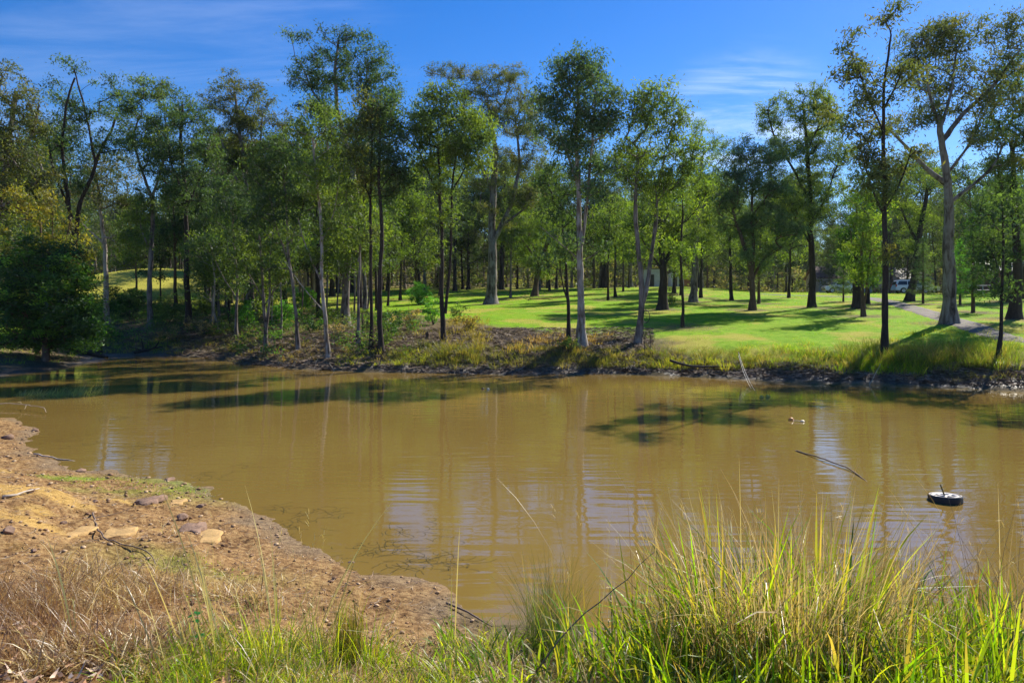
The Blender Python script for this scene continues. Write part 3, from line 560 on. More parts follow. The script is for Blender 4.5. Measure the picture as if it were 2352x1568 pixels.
T('slim pale double stemmed tree with lime tufts in front of the ivy trunk', (1983, 727), [([(1983, 727), (1981, 660), (1979, 580), (1985, 500)], 9, 4), ([(1985, 700), (1990, 620), (1992, 560)], 5, 3)], [(1985, 610, 36, 24), (1960, 520, 34, 36), (2000, 500, 34, 44), (1980, 440, 40, 36), (2010, 570, 26, 26)], 'lime', 'brown', 1.0, tuft=0.45)
T('speckled dark trunk at the water edge rising to a wispy sky high crown', (2033, 820), [([(2033, 820), (2034, 740), (2035, 640), (2030, 540), (2033, 430), (2025, 320), (2030, 200), (2045, 80)], 15, 4), ([(2033, 500), (2000, 420), (1985, 330)], 5, 3), ([(2032, 480), (2075, 400), (2085, 340)], 5, 3), ([(2027, 300), (1985, 210), (1955, 130)], 5, 2), ([(2029, 250), (2070, 180), (2090, 130)], 5, 2)],
  [(2045, 28, 22, 20), (2030, 62, 24, 22), (1972, 70, 22, 16), (1935, 108, 28, 20), (1985, 130, 26, 20), (1955, 175, 34, 28), (2010, 150, 46, 34), (1945, 235, 36, 30), (2010, 220, 48, 36), (1975, 290, 44, 34), (2040, 290, 44, 36), (1990, 350, 46, 30), (2050, 380, 40, 34), (1995, 420, 44, 30)], 'brown', 'dark', 1.15)
T('largest grey smooth trunked gum on the right, wide umbrella crown, thick crooked limbs', (2183, 743), [([(2183, 743), (2176, 640), (2170, 540), (2168, 460), (2160, 380), (2145, 320), (2140, 270)], 31, 11), ([(2165, 425), (2120, 385), (2085, 330), (2050, 290)], 13, 4), ([(2150, 330), (2195, 270), (2260, 210), (2330, 120)], 12, 4), ([(2172, 470), (2225, 430), (2275, 390), (2300, 330)], 9, 4),
  ([(2141, 290), (2115, 230), (2095, 150)], 8, 3), ([(2145, 300), (2180, 210), (2190, 120)], 8, 3), ([(2166, 400), (2210, 350), (2240, 280)], 7, 3)],
  [(2090, 90, 40, 28), (2140, 85, 46, 28), (2195, 50, 40, 22), (2230, 75, 44, 28), (2290, 70, 36, 26), (2345, 50, 34, 34), (2080, 140, 44, 30), (2150, 130, 50, 30), (2240, 130, 48, 30), (2320, 110, 40, 26), (2100, 200, 46, 34), (2190, 190, 46, 30), (2110, 270, 38, 30), (2230, 250, 50, 30), (2060, 290, 34, 30), (2260, 320, 46, 30), (2215, 330, 40, 26), (2290, 380, 40, 26), (2170, 90, 60, 40), (2280, 170, 60, 34), (2330, 230, 50, 34), (2240, 200, 50, 34), (2160, 240, 40, 30)], 'brown', 'grey', 1.15, low=False)
T('thin black sapling rising out of the long grass at the right bank', (2295, 822), [([(2295, 822), (2298, 730), (2295, 640), (2296, 560), (2290, 480)], 9, 3), ([(2296, 640), (2270, 590), (2255, 560)], 3, 1.5)], [(2285, 470, 44, 30), (2250, 500, 36, 26), (2310, 500, 32, 30), (2275, 540, 40, 28)], 'dark', 'dark', 1.2)
T('heavy black trunked tree by the driveway at the right edge', (2328, 732), [([(2328, 732), (2335, 650), (2336, 560), (2330, 450), (2325, 330)], 24, 8), ([(2334, 520), (2295, 430), (2285, 350)], 8, 3)],
  [(2310, 190, 50, 36), (2350, 160, 40, 40), (2330, 250, 55, 44), (2290, 300, 46, 40), (2350, 330, 40, 44), (2310, 380, 50, 40), (2345, 440, 40, 40), (2280, 440, 36, 30), (2350, 560, 40, 44)], 'dark', 'dark', 1.2)
T('thick ivy covered black stump of a trunk behind the lime tufted stems', (1972, 708), [([(1972, 708), (1971, 660), (1972, 590), (1965, 500)], 22, 10)], [(1965, 610, 24, 34), (1990, 560, 34, 36), (1955, 550, 34, 34), (1970, 480, 44, 40)], 'bush', 'dark', 1.1)
T('slender black trunk just right of the ivy covered trunk', (1992, 698), [([(1992, 698), (1992, 600), (1996, 500), (2000, 400)], 9, 4)], [(2000, 400, 36, 36), (2015, 460, 34, 34), (2010, 640, 28, 34)], 'bush', 'dark', 1.0)
T('leaning dark gum right of the four wheel drive, crooked open limbs', (2088, 692), [([(2088, 692), (2100, 640), (2106, 580), (2112, 520), (2125, 470), (2130, 430)], 18, 7), ([(2108, 560), (2080, 500), (2065, 460)], 7, 3)],
  [(2110, 560, 26, 30), (2070, 460, 36, 30), (2125, 420, 40, 34), (2090, 400, 34, 30), (2120, 500, 34, 30)], 'mid', 'dark', 0.9)
# gums just past the right edge of the view: their shade lies on the right of the water and bank
T('tall grey gum just past the right edge of the view on the far bank', (2530, 800), [([(2530, 800), (2535, 560), (2530, 300), (2540, 150)], 24, 8), ([(2532, 450), (2580, 330), (2600, 220)], 9, 3)], [(2540, 120, 90, 60), (2500, 230, 60, 50), (2600, 240, 90, 70), (2560, 360, 90, 60), (2620, 420, 70, 50)], 'mid', 'grey', 1.6)
T('dark gum further past the right edge of the view', (2680, 800), [([(2680, 800), (2685, 560), (2680, 300), (2690, 150)], 24, 8)], [(2690, 120, 90, 60), (2650, 230, 60, 50), (2750, 240, 90, 70), (2710, 360, 90, 60)], 'mid', 'dark', 1.6)
# young pines and casuarinas on the right of the lawn
def conifer(label, base, h_px, w_px, pal, seed, group=None):
    b = hit(*base); Y = b[1]; h = h_px/F*Y; w = w_px/F*Y; g = np.random.default_rng(seed)
    e = empty('pine_sapling', b); tag(e, label, 'young pine', group)
    V = []; Fc = []; off = 0; P = np.array([b+[0, 0, -.1], b+[0.02, 0, h*.5], b+[0, 0, h]]); Q = resample(P, .4)
    off = tube(Q, np.linspace(h*.017+.02, .012, len(Q)), 7, V, Fc, off); pts = []
    for k in range(int(h*9)):
        t = 0.13+0.87*(k+g.random())/(h*9); rr = w/2*(1-t)**0.75*(0.6+0.5*g.random()); a = g.random()*6.28
        d = np.array([math.cos(a), math.sin(a), 0.15+0.3*g.random()]); s = b+[0, 0, h*t]; eP = s+d*rr
        off = tube(np.array([s, s+d*rr*.5+[0, 0, -.03], eP]), np.array([.018, .012, .006]), 4, V, Fc, off)
        m = max(2, int(rr/.22)); pts += [s+d*rr*(0.25+0.75*(j+.5)/m)+g.normal(size=3)*.05 for j in range(m)]
    np_mesh('trunk', np.vstack(V)-b, np.vstack(Fc), B_BROWN, e, smooth=True); pts = np.array(pts)
    LV, LQ, LC = leaves(pts, 0.30, 34, 0.2, PAL[pal], g, 0.15, 0.35, 0.6, 0.13)
    np_mesh('crown', LV-b, LQ, M_LEAF, e, cols=LC)
conifer('young pine in front of the white ute, bushy bluish tiers', (1937, 693), 112, 82, 'blue', 1)
conifer('narrow young pine right of the leaning dark gum', (2120, 697), 150, 80, 'blue', 2)
conifer('airy young pine between the large grey gum and the thin black sapling', (2235, 718), 230, 120, 'bush', 3)
conifer('slim young pine against the right side of the large grey gum', (2205, 700), 150, 70, 'fern', 4)

# --- trees read across the lawn, one by one
mid = [(385, 0), ]
def simple(label, base, h, w, crownw, pal, bark, lean=0, dens=0.9, crown_lo=0.45, dist=None, group=None):
    x, y = base; g = np.random.default_rng(int(x*3+y)); top = y-h
    st = [([(x, y), (x+lean*.3, y-h*.35), (x+lean*.7, y-h*.6), (x+lean, top+h*.12)], w, max(2, w*.35))]
    xa = x+lean*.6; st.append(([(x+lean*.45, y-h*.45), (xa+crownw*.35, y-h*.72)], w*.4, 2)); st.append(([(x+lean*.5, y-h*.5), (xa-crownw*.35, y-h*.78)], w*.4, 2))
    bl = []
    for k in range(6):
        t = crown_lo+(0.95-crown_lo)*(k+.5)/6; ww = crownw*(0.55+0.45*math.sin(math.pi*(t-crown_lo)/(1-crown_lo)*.9+.2))
        bl.append((x+lean*t+g.normal()*crownw*.3, y-h*t, ww*.5, h*.085+10))
    return T(label, base, st, bl, pal, bark, dens, dist=dist, group=group, tuft=0.58, nleaf=60, lsize=0.26)
rows = [
 ('slim dark trunk on the lit lawn between pale gum and forked gum, further back', (1398, 690), 240, 5, 50, 'mid', 'dark', 2),
 ('thin dark trunk on the lawn left of the wavy sapling, casting a long stripe', (1600, 668), 250, 6, 50, 'mid', 'dark', -4),
 ('thin dark trunk standing alone on the lawn right of the spreading gum', (1812, 684), 240, 6, 54, 'mid', 'dark', 3),
 ('thin grey trunk on the lawn between the stout grey gum and reddish tree', (1172, 684), 260, 5, 50, 'mid', 'grey', 3),
 ('dark trunk standing on the near lawn far left of the stout grey gum', (920, 690), 300, 6, 60, 'lime', 'dark', 8),
 ('dark slim trunk at the back of the lawn, first left of the stout grey gum', (1076, 664), 300, 7, 60, 'mid', 'dark', -6),
 ('very dark trunk half hidden just right of the stout grey gum', (1152, 665), 310, 12, 60, 'mid', 'dark', 8),
 ('thin dark trunk midway between the stout grey gum and the leaning reddish tree', (1188, 663), 260, 5, 50, 'lime', 'dark', 3),
 ('thick black trunk at the shaded lawn edge, right of the pale silver gum', (1388, 661), 230, 16, 80, 'mid', 'dark', 2),
 ('little bright sapling trunk on the lawn between the pale gum and the forked gum', (1414, 682), 230, 6, 50, 'lime', 'dark', 0),
 ('pencil thin trunk behind the little bright sapling', (1431, 670), 220, 4, 50, 'lime', 'dark', 5),
 ('slim trunk with orange leaf ring, right of the thick rough barked gum', (1548, 674), 220, 7, 50, 'mid', 'dark', 0),
 ('leaning thin trunk between the rough barked gum and the wavy sapling', (1563, 678), 190, 4, 40, 'lime', 'dark', 8),
 ('thin dark trunk right behind the burnt footed pale gum', (1610, 684), 270, 7, 60, 'mid', 'dark', 4),
 ('upright black trunk standing mid lawn left of the spreading bluish gum', (1680, 690), 300, 8, 66, 'mid', 'dark', -4),
 ('slim black trunk left of the upright black trunk on the lit lawn', (1667, 662), 240, 5, 50, 'lime', 'dark', 0),
 ('thin trunk almost touching the right side of the spreading bluish gum', (1743, 697), 200, 6, 50, 'mid', 'brown', 3),
 ('small dark trunk at the lawn crest between black trunk pair and spreading gum', (1702, 656), 220, 6, 60, 'mid', 'dark', 3),
 ('short trunk at the crest of the lawn, left of the slim black trunk', (1640, 652), 200, 6, 56, 'lime', 'dark', -2),
 ('slender trunk near the crest, left of the brown trunk with rounded crown', (1795, 660), 210, 5, 56, 'mid', 'brown', 2),
 ('dark trunk near the crest just left of the tall open gum', (1838, 664), 230, 7, 60, 'dark', 'dark', -3),
 ('thin dark trunk on the open lawn right of the stout grey gum shade', (1262, 668), 210, 5, 56, 'lime', 'dark', 2),
 ('dark trunk on the back lawn between grey gum and parallel stems', (1045, 668), 280, 9, 66, 'mid', 'dark', 2),
 ('black trunk at the back lawn left of the parallel stems', (962, 664), 300, 8, 66, 'dark', 'dark', -2),
 ('broad black trunk with buttress foot behind the spreading bluish gum', (1768, 667), 240, 13, 80, 'dark', 'dark', 4),
 ('brown trunk with rounded crown at the lawn back, left of the tall open gum', (1823, 660), 270, 8, 66, 'mid', 'brown', 0),
 ('dark wide trunk beyond the driveway at the far right', (2285, 676), 300, 17, 80, 'dark', 'dark', 6),
 ('thin bent trunk beyond the driveway, left of the heavy black edge tree', (2312, 690), 220, 8, 50, 'dark', 'dark', -18),
 ('stout short dark trunk pressed against the left of the heavy black edge tree', (2318, 694), 250, 15, 60, 'dark', 'dark', 4),
 ('twin trunked dark gum left of the leaning pale trunk, left member', (762, 680), 310, 11, 60, 'mid', 'dark', -8),
 ('twin trunked dark gum left of the leaning pale trunk, right member', (776, 672), 300, 8, 60, 'dark', 'dark', -14),
 ('dark trunk behind the leaning pale trunk in the left scrub', (806, 672), 300, 13, 66, 'mid', 'dark', 3),
 ('dark trunk in scrub midway between hillock and multi stemmed gum', (405, 712), 330, 8, 60, 'dark', 'brown', 4),
 ('thin brown trunk rising behind the round green shrubs by the hillock', (312, 690), 240, 5, 60, 'mid', 'brown', -2),
 ('grey trunk in the scrub left of the multi stemmed young gum', (583, 720), 300, 8, 60, 'mid', 'grey', -6),
 ('white barked thin trunk deep in the left scrub', (475, 700), 230, 5, 50, 'mid', 'pale', 2),
 ('dark trunk rising behind the dense low round crown', (655, 700), 330, 10, 70, 'dark', 'dark', -3),
 ('pale straight trunk in the shaded scrub between twin stems and crooked gum', (700, 700), 300, 6, 60, 'mid', 'pale', 4),
]
for (lb, bs, h, w, cw, pal, bk, ln) in rows: simple(lb, bs, h, w, cw, pal, bk, ln)
gs = np.random.default_rng(909)
for i in range(20):      # saplings nothing tells apart, in the scrub of the left bank
    x_ = 470+i*20+gs.uniform(-9, 9); simple('one of many thin saplings crowding the scrub of the left far bank', (x_, gs.uniform(700, 785)), gs.uniform(190, 330), gs.uniform(3, 5.5), gs.uniform(24, 40), gs.choice(['mid', 'lime', 'dark']), gs.choice(['pale', 'grey', 'grey', 'dark']), gs.normal()*12, dens=.5, crown_lo=.55, group='thin saplings in the left bank scrub')
# ------------------------------------------------------------------ the wood behind the lawn: a few grown trees, copied tree by tree
def proto(seed, h, r, pal, bark, lo, kind):
    g = np.random.default_rng(seed); b = np.zeros(3)
    lean = g.normal(size=2)*h*0.03
    st = [(np.array([[0, 0, 0], [lean[0]*.3, lean[1]*.3, h*.35], [lean[0], lean[1], h*.9]]), r, r*.25)]
    for k in range(3):
        a = g.random()*6.28; z = h*(lo*0.9+0.10*k); R_ = h*0.12
        st.append((np.array([[lean[0]*.5, lean[1]*.5, z], [math.cos(a)*R_*.6, math.sin(a)*R_*.6, z+h*.1], [math.cos(a)*R_, math.sin(a)*R_, z+h*.2]]), r*.4, r*.12))
    bl = []
    for k in range(11):
        t = lo+(0.95-lo)*(k+.5)/11; a = g.random()*6.28; q = h*0.10*(0.6+g.random()); s = h*0.085*(0.8+.5*g.random())
        bl.append((np.array([lean[0]*t+math.cos(a)*q, lean[1]*t+math.sin(a)*q, h*t]), (s*1.25, s*1.25, s)))
    e = empty('forest_gum', b)
    tree_mesh('p', b, st, bl, PAL[pal], bark, seed, 1.2, 0.75, 50, 0.32, parent=e, twig=0.02)
    return e
LEAF_K[0] = 0.66      # leaf colours of this wood scaled darker than the nearer trees
protos = [proto(201, 17, .19, 'mid', 'dark', .38, 0), proto(202, 15, .15, 'lime', 'dark', .30, 0), proto(203, 19, .24, 'brown', 'grey', .42, 0), proto(204, 14, .13, 'dark', 'dark', .28, 0),
          proto(205, 18, .20, 'blue', 'brown', .36, 0), proto(206, 12, .11, 'mid', 'pale', .34, 0), proto(207, 16, .17, 'dark', 'brown', .20, 0), proto(208, 20, .22, 'mid', 'grey', .45, 0)]
LEAF_K[0] = 1.0
FL = ['green leaved gum in the wood behind the lawn, trunk dark', 'yellow green leaved gum in the wood behind the lawn, trunk dark',
      'brownish crowned gum in the wood behind the lawn, trunk grey', 'small dark leaved gum in the wood behind the lawn, trunk dark',
      'bluish leaved gum in the wood behind the lawn, trunk brown', 'small slender white trunked gum in the wood behind the lawn',
      'dark leaved gum with low branches in the wood behind the lawn', 'tall green gum with grey trunk in the wood behind the lawn']
used = set(); occ = []
def place_forest(x, y, k, s, rz):
    src = protos[k]
    if k not in used: used.add(k); e = src; kids = None
    else:
        e = src.copy(); scene.collection.objects.link(e)
        for ch in src.children:
            c = ch.copy(); scene.collection.objects.link(c); c.parent = e
    e.location = (x, y, tz(x, y)-0.05); e.rotation_euler = (0, 0, rz); e.scale = (s, s, s)
    tag(e, FL[k], 'tree', 'wood of %s behind the lawn' % ['green gums', 'yellow green gums', 'brownish gums', 'small dark gums', 'bluish gums', 'white trunked gums', 'low branched gums', 'tall grey trunked gums'][k])
g = np.random.default_rng(77); n = 0; tries = 0
while n < 248 and tries < 9000:
    tries += 1
    y = 78+g.random()**1.1*112; vx = g.uniform(-120, 2480); x = (vx-CX)/F*y
    if vx < 470 and vx > 190 and y < 122: continue                       # the open yellow hillock
    if 880 < vx < 1950 and y < 96: continue                              # the open lawn
    if 1950 <= vx < 2400 and y < 104: continue
    if 1480 < vx < 1600 and y < 112: continue
    if n < 120: y = 96+g.random()*34 if vx > 880 else y; x = (vx-CX)/F*y
    if 1480 < vx < 1600 and y < 118: continue
    if 1850 < vx < 2110 and y < 118: continue
    if any((x-a)**2+(y-b)**2 < 10 for a, b in occ): continue
    occ.append((x, y)); n += 1
    k = int(g.choice(8, p=[.19, .13, .1, .16, .1, .10, .1, .12])); s = g.uniform(0.85, 1.25)*(1.0 if y < 140 else 1.05)
    if 1150 < vx < 2000: s *= 0.92
    place_forest(x, y, k, s, g.random()*6.28)
# closer, behind the left bank scrub and between the big trees
for (vx, y, k, s) in [(20, 52, 0, .9), (-40, 46, 6, .8), (95, 60, 4, .9), (300, 100, 6, .6), (520, 58, 4, .85), (610, 62, 0, .9), (650, 55, 3, .9), (720, 66, 2, .9), (790, 70, 1, .8), (840, 74, 0, .8), (890, 66, 1, .75),
                      (960, 78, 1, .85), (1010, 84, 4, .8), (480, 66, 2, .85), (560, 74, 5, .95), (630, 78, 5, 1), (690, 80, 7, .8), (2240, 74, 6, .95), (2350, 66, 3, .9), (2150, 100, 0, .8), (2050, 112, 4, .8), (1920, 118, 1, .8), (370, 64, 3, .6), (130, 50, 1, .6)]:
    place_forest((vx-CX)/F*y, y, k, s, g.random()*6.28)

gq = np.random.default_rng(88)
for _ in range(15):
    vx = gq.uniform(470, 900); y = gq.uniform(50, 78)
    if 860 < vx and y < 60: continue
    place_forest((vx-CX)/F*y, y, int(gq.choice([0, 3, 5, 6, 7, 1])), gq.uniform(.6, .95), gq.random()*6.28)
# the wooded rise beyond, one mass
def far_wood():
    g = np.random.default_rng(5); n = 5200
    y = 190+g.random(n)**1.3*330; x = g.uniform(-1.0, 1.0, n)*y*0.95; z = terrain(x, y); h = g.uniform(9, 17, n)
    c = np.column_stack([x, y, z+h*.62]); per = 26
    LV, LQ, LC = leaves(c, g.uniform(3.0, 4.6, n), per, 1.9, [(.05, .075, .025), (.065, .09, .03), (.04, .06, .028), (.075, .09, .03)], g, 0.2, 0.3, 1.3, 0.6)
    V = [LV]; Fq = [LQ]; C = [LC]; off = len(LV)
    w = g.uniform(.12, .26, n); P = np.stack([np.column_stack([x-w, y, z-.5]), np.column_stack([x+w, y, z-.5]), np.column_stack([x+w*.5, y, z+h*.8]), np.column_stack([x-w*.5, y, z+h*.8])], 1)
    P2 = np.stack([np.column_stack([x, y-w, z-.5]), np.column_stack([x, y+w, z-.5]), np.column_stack([x, y+w*.5, z+h*.8]), np.column_stack([x, y-w*.5, z+h*.8])], 1)
    for q in (P, P2):
        V.append(q.reshape(-1, 3)); Fq.append(off+np.arange(4*n).reshape(n, 4)); off += 4*n
        C.append(np.array([(.13, .11, .09)])*g.uniform(.4, 1.6, (n, 1)))
    o = np_mesh('far_wood', np.vstack(V), np.vstack(Fq), M_LEAF, cols=np.vstack(C)); tag(o, 'grey green wooded rise far behind the lawn and hillock', 'woodland', kind='stuff')
far_wood()
# low understorey along the back edge of the lawn
def understorey():
    g = np.random.default_rng(15); n = 2600
    y = 104+g.random(n)**1.2*110; vx = g.uniform(-100, 2450, n); x = (vx-CX)/F*y
    keep = ~((vx > 190) & (vx < 500) & (y < 128)) & ~((vx > 1460) & (vx < 1660) & (y < 118)) & ~((vx > 1850) & (y < 116)); x, y, vx = x[keep], y[keep], vx[keep]; n = len(x)
    z = terrain(x, y); c = np.column_stack([x, y, z+.2+g.random(n)**1.5*4.5])
    LV, LQ, LC = leaves(c, g.uniform(.6, 1.4, n), 42, .5, [(.055, .08, .025), (.075, .10, .03), (.10, .095, .05), (.045, .07, .03), (.12, .10, .06)], g, 0, 0.3, .8, 0.4)
    o = np_mesh('understorey', LV, LQ, M_LEAF, cols=LC); tag(o, 'scrubby understorey at the back edge of the lawn', 'scrub', kind='stuff')
understorey()

# ------------------------------------------------------------------ shrubs on the far bank
def shrub(label, base, rx, ry, pal, seed, dist=None, group=None, stems=6, ls=0.13, dens=1.0, twiggy=False):
    b = hit(*base) if dist is None else np.array([(base[0]-CX)/F*dist, dist, tz((base[0]-CX)/F*dist, dist)])
    Y = b[1]; g = np.random.default_rng(seed); e = empty('shrub', b); tag(e, label, 'shrub', group)
    w = rx/F*Y; h = 2*ry/F*Y; V = []; Fc = []; off = 0; pts = []
    for k in range(stems+(14 if twiggy else 0)):
        a = g.random()*6.28; r = w*math.sqrt(g.random())*.9; top = b+np.array([math.cos(a)*r, math.sin(a)*r*.8, h*(.55+.4*g.random()*(1-(r/w)**2*.5))])
        P = resample(np.array([b+[0, 0, -.05], b+(top-b)*.5+g.normal(size=3)*.08*h, top]), .15); off = tube(P, np.linspace(.022, .006, len(P)), 4, V, Fc, off)
    n = int(dens*max(8, w*w*h*26/(.3**2)*.09)); n = min(n, 260)
    d = g.normal(size=(n, 3)); d /= np.linalg.norm(d, axis=1)[:, None]; q = d*(g.random((n, 1))**.4)*np.array([w, w*.8, h*.5]); q[:, 2] += h*.52
    q[:, :2] *= (0.75+.5*vnoise(q[:, 0]*2+seed, q[:, 2]*2, seed))[:, None]
    pts = b+q
    LV, LQ, LC = leaves(pts, .26, 46, ls, PAL[pal] if isinstance(pal, str) else pal, g, .1, .35, .7, .3)
    np_mesh('stems', np.vstack(V)-b, np.vstack(Fc), B_BROWN if not twiggy else B_GREY, e, smooth=True)
    np_mesh('foliage', LV-b, LQ, M_LEAF, e, cols=LC); return e
DRYP = [(.13, .10, .05), (.17, .13, .07), (.09, .08, .04), (.20, .15, .09)]
S = [('round bright green shrub right beside the slim open V gum, foot of the hillock', (300, 735), 38, 38, 'bush'), ('darker green shrub left of the round bright shrub, under the hillock', (262, 728), 30, 36, 'bush'),
 ('low lime green shrub at the right foot of the huge dark bush', (222, 790), 26, 26, 'fern'), ('small fresh green shrub above the dark stump', (255, 775), 26, 16, 'fern'),
 ('grey green scrubby bush right of the slim open V gum', (385, 745), 34, 26, 'mid'), ('feathery bright green shrub low in the left scrub, beside the thin sapling', (560, 755), 30, 34, 'fern'),
 ('feathery green shrub between the multi stemmed gum and the dense crown stems', (650, 760), 32, 34, 'fern'), ('wide green shrub in the middle of the left scrub', (600, 715), 42, 30, 'lime'),
 ('bright green shrub just left of the crooked pale trunk', (700, 715), 34, 28, 'fern'), ('olive shrub under the tallest gum', (760, 740), 30, 22, 'mid'),
 ('broad glossy shrub against the right twin dark trunk', (898, 775), 22, 36, 'bush'), ('green shrub between the twin dark trunks and slim grey gum', (838, 775), 18, 38, 'mid'),
 ('fern like bright green young wattle left of the parallel stems, upright', (962, 700), 30, 26, 'fern'), ('bluish green shrub touching the left parallel stem', (995, 745), 26, 34, 'fern'),
 ('grey brown twiggy bush in the hollow left of the parallel stems', (945, 755), 42, 26, DRYP), ('dark green shrub right of the parallel stems', (1052, 735), 22, 20, 'mid'),
 ('grey twiggy fallen branches bush on the bank under the tallest gum', (775, 780), 40, 20, DRYP), ('dry twiggy bush above the eroded black bank', (470, 770), 46, 26, DRYP),
 ('low olive scrub above the dead root at the inlet', (400, 780), 40, 14, DRYP), ('golden seeding bush on the crest right of the parallel stems', (1075, 760), 34, 20, [(.15, .12, .03), (.10, .11, .025), (.17, .12, .05)]),
 ('green weedy shrub at the foot of the pale silver gum', (1308, 812), 34, 18, 'mid'), ('small sprouting shrub leaning on the thick rough barked gum', (1540, 700), 16, 20, 'mid'),
 ('yellow green garden shrub left of the open gum near the white ute', (1848, 668), 17, 15, 'lime'), ('dark conical garden shrub beside the white ute', (1882, 664), 20, 28, 'dark'),
 ('olive bush on the left of the multi stemmed gum', (470, 730), 36, 24, 'mid'), ('shaded green bush behind the crooked trunk', (715, 765), 26, 22, 'bush'),
 ('pale leafy weed shrub below the right twin dark trunk', (880, 795), 20, 16, 'mid'), ('shady shrub at the water side of the huge dark bush', (30, 800), 40, 16, 'bush'),
 ('dark broad shrub at the back of the lawn right of the shed', (1680, 642), 40, 34, 'dark'), ('dark rounded shrub at the back of the lawn, left of the ute side gum', (1790, 644), 34, 26, 'dark')]
for i, (lb, bs, rx, ry, pal) in enumerate(S): shrub(lb, bs, rx, ry, pal, 300+i, twiggy=(pal is DRYP), dens=0.35 if pal is DRYP else 1.0, ls=.16)

def bank_scrub():
    g = np.random.default_rng(44); n = 1500; vx = g.uniform(215, 960, n); Yf = np.interp(vx, [p[0] for p in far_px[4:]], [wat(*p)[1] for p in far_px[4:]]); Y = Yf+1.5+g.random(n)**.8*np.interp(vx, [215, 400, 700, 960], [22, 26, 24, 10]); X = (vx-CX)/F*Y; k = fbm(X*.5, Y*.5, 12, 3) > .42; X, Y = X[k], Y[k]
    c = np.column_stack([X, Y, terrain(X, Y)+g.uniform(.05, .75, len(X))])
    pal = [(.04, .08, .015), (.06, .11, .015), (.07, .10, .025), (.10, .085, .04), (.03, .06, .015), (.05, .12, .015)]
    LV, LQ, LC = leaves(c, g.uniform(.25, .6, len(X)), 46, .15, pal, g, 0, .35, .7, .3); o = np_mesh('bank_scrub', LV, LQ, M_LEAF, cols=LC); tag(o, 'low tangled scrub covering the left far bank', 'scrub', kind='stuff')
bank_scrub()

# ------------------------------------------------------------------ grass blades
def blades(roots, L, w, az, lean, droop, cols, g, nseg=5, kink=.18, tips=.3):
    n = len(roots); t = np.linspace(0, 1, nseg+1)[None, :, None]; L, w, lean, droop = [np.broadcast_to(np.asarray(v, float), (n,)) for v in (L, w, lean, droop)]; L = L.reshape(n, 1, 1)
    h = np.stack([np.cos(az), np.sin(az), np.zeros(n)], -1)[:, None, :]; lean = np.asarray(lean).reshape(n, 1, 1); droop = np.asarray(droop).reshape(n, 1, 1)
    tk = g.uniform(.35, .8, n).reshape(n, 1, 1); kk = (g.uniform(.5, 1.9, n)*(g.random(n) < kink)).reshape(n, 1, 1); ang = lean+droop*t**1.6+kk*(t > tk)                                   # angle from the vertical grows to the tip
    st = L/nseg; dx = np.sin(ang)*st; dz = np.cos(ang)*st
    dx[:, 0] = 0; dz[:, 0] = 0; X = np.cumsum(dx, 1); Z = np.cumsum(dz, 1)
    P = roots[:, None, :]+h*X+np.array([0, 0, 1.])*Z
    sa = az+np.pi/2+g.normal(size=n)*0.9; sdv = np.stack([np.cos(sa), np.sin(sa), 0.15*g.normal(size=n)], -1)[:, None, :]
    ww = np.asarray(w).reshape(n, 1, 1)*(0.55+0.75*t)*(1-t**2.2)*.9+0.0004
    A = P-sdv*ww*.5; B = P+sdv*ww*.5; V = np.stack([A, B], 2).reshape(n, -1, 3); k = nseg+1
    base = (np.arange(n)*2*k)[:, None, None]; s = np.arange(nseg)[None, :, None]*2
    Q = (base+s+np.array([0, 1, 3, 2])[None, None, :]).reshape(-1, 4)
    C = np.repeat(cols, nseg, axis=0).reshape(n, nseg, 3)
    if nseg > 3: f = (np.clip((np.arange(nseg)/(nseg-1)-g.uniform(.3, .9, n)[:, None])*3, 0, 1)*(g.random(n) < tips)[:, None])[..., None]; C = C*(1-f)+np.array([.46, .33, .13])*f*(.7+.5*g.random((n, 1, 1)))
    return V.reshape(-1, 3), Q, C.reshape(-1, 3)
def palpick(pal, n, g, v=.25):
    pal = np.asarray(pal); k = g.integers(0, len(pal), n); u = g.random((n, 1))
    return (pal[k]*u+pal[g.integers(0, len(pal), n)]*(1-u))*(1+v*(g.random((n, 1))*2-1))
def merge(parts):
    V = []; Q = []; C = []; o = 0
    for v, q, c in parts: V.append(v); Q.append(q+o); C.append(c); o += len(v)
    return np.vstack(V), np.vstack(Q), np.vstack(C)
LUSH = [(.12, .27, .012), (.22, .40, .015), (.34, .46, .02), (.07, .16, .012), (.42, .44, .04), (.28, .38, .02)]
STRAW = [(.60, .46, .20), (.80, .66, .36), (.42, .28, .10), (.68, .58, .20)]
RUST = [(.30, .17, .065), (.46, .29, .12), (.18, .095, .04), (.60, .43, .20)]
YG = [(.26, .32, .03), (.36, .38, .05), (.18, .25, .025), (.42, .38, .09)]
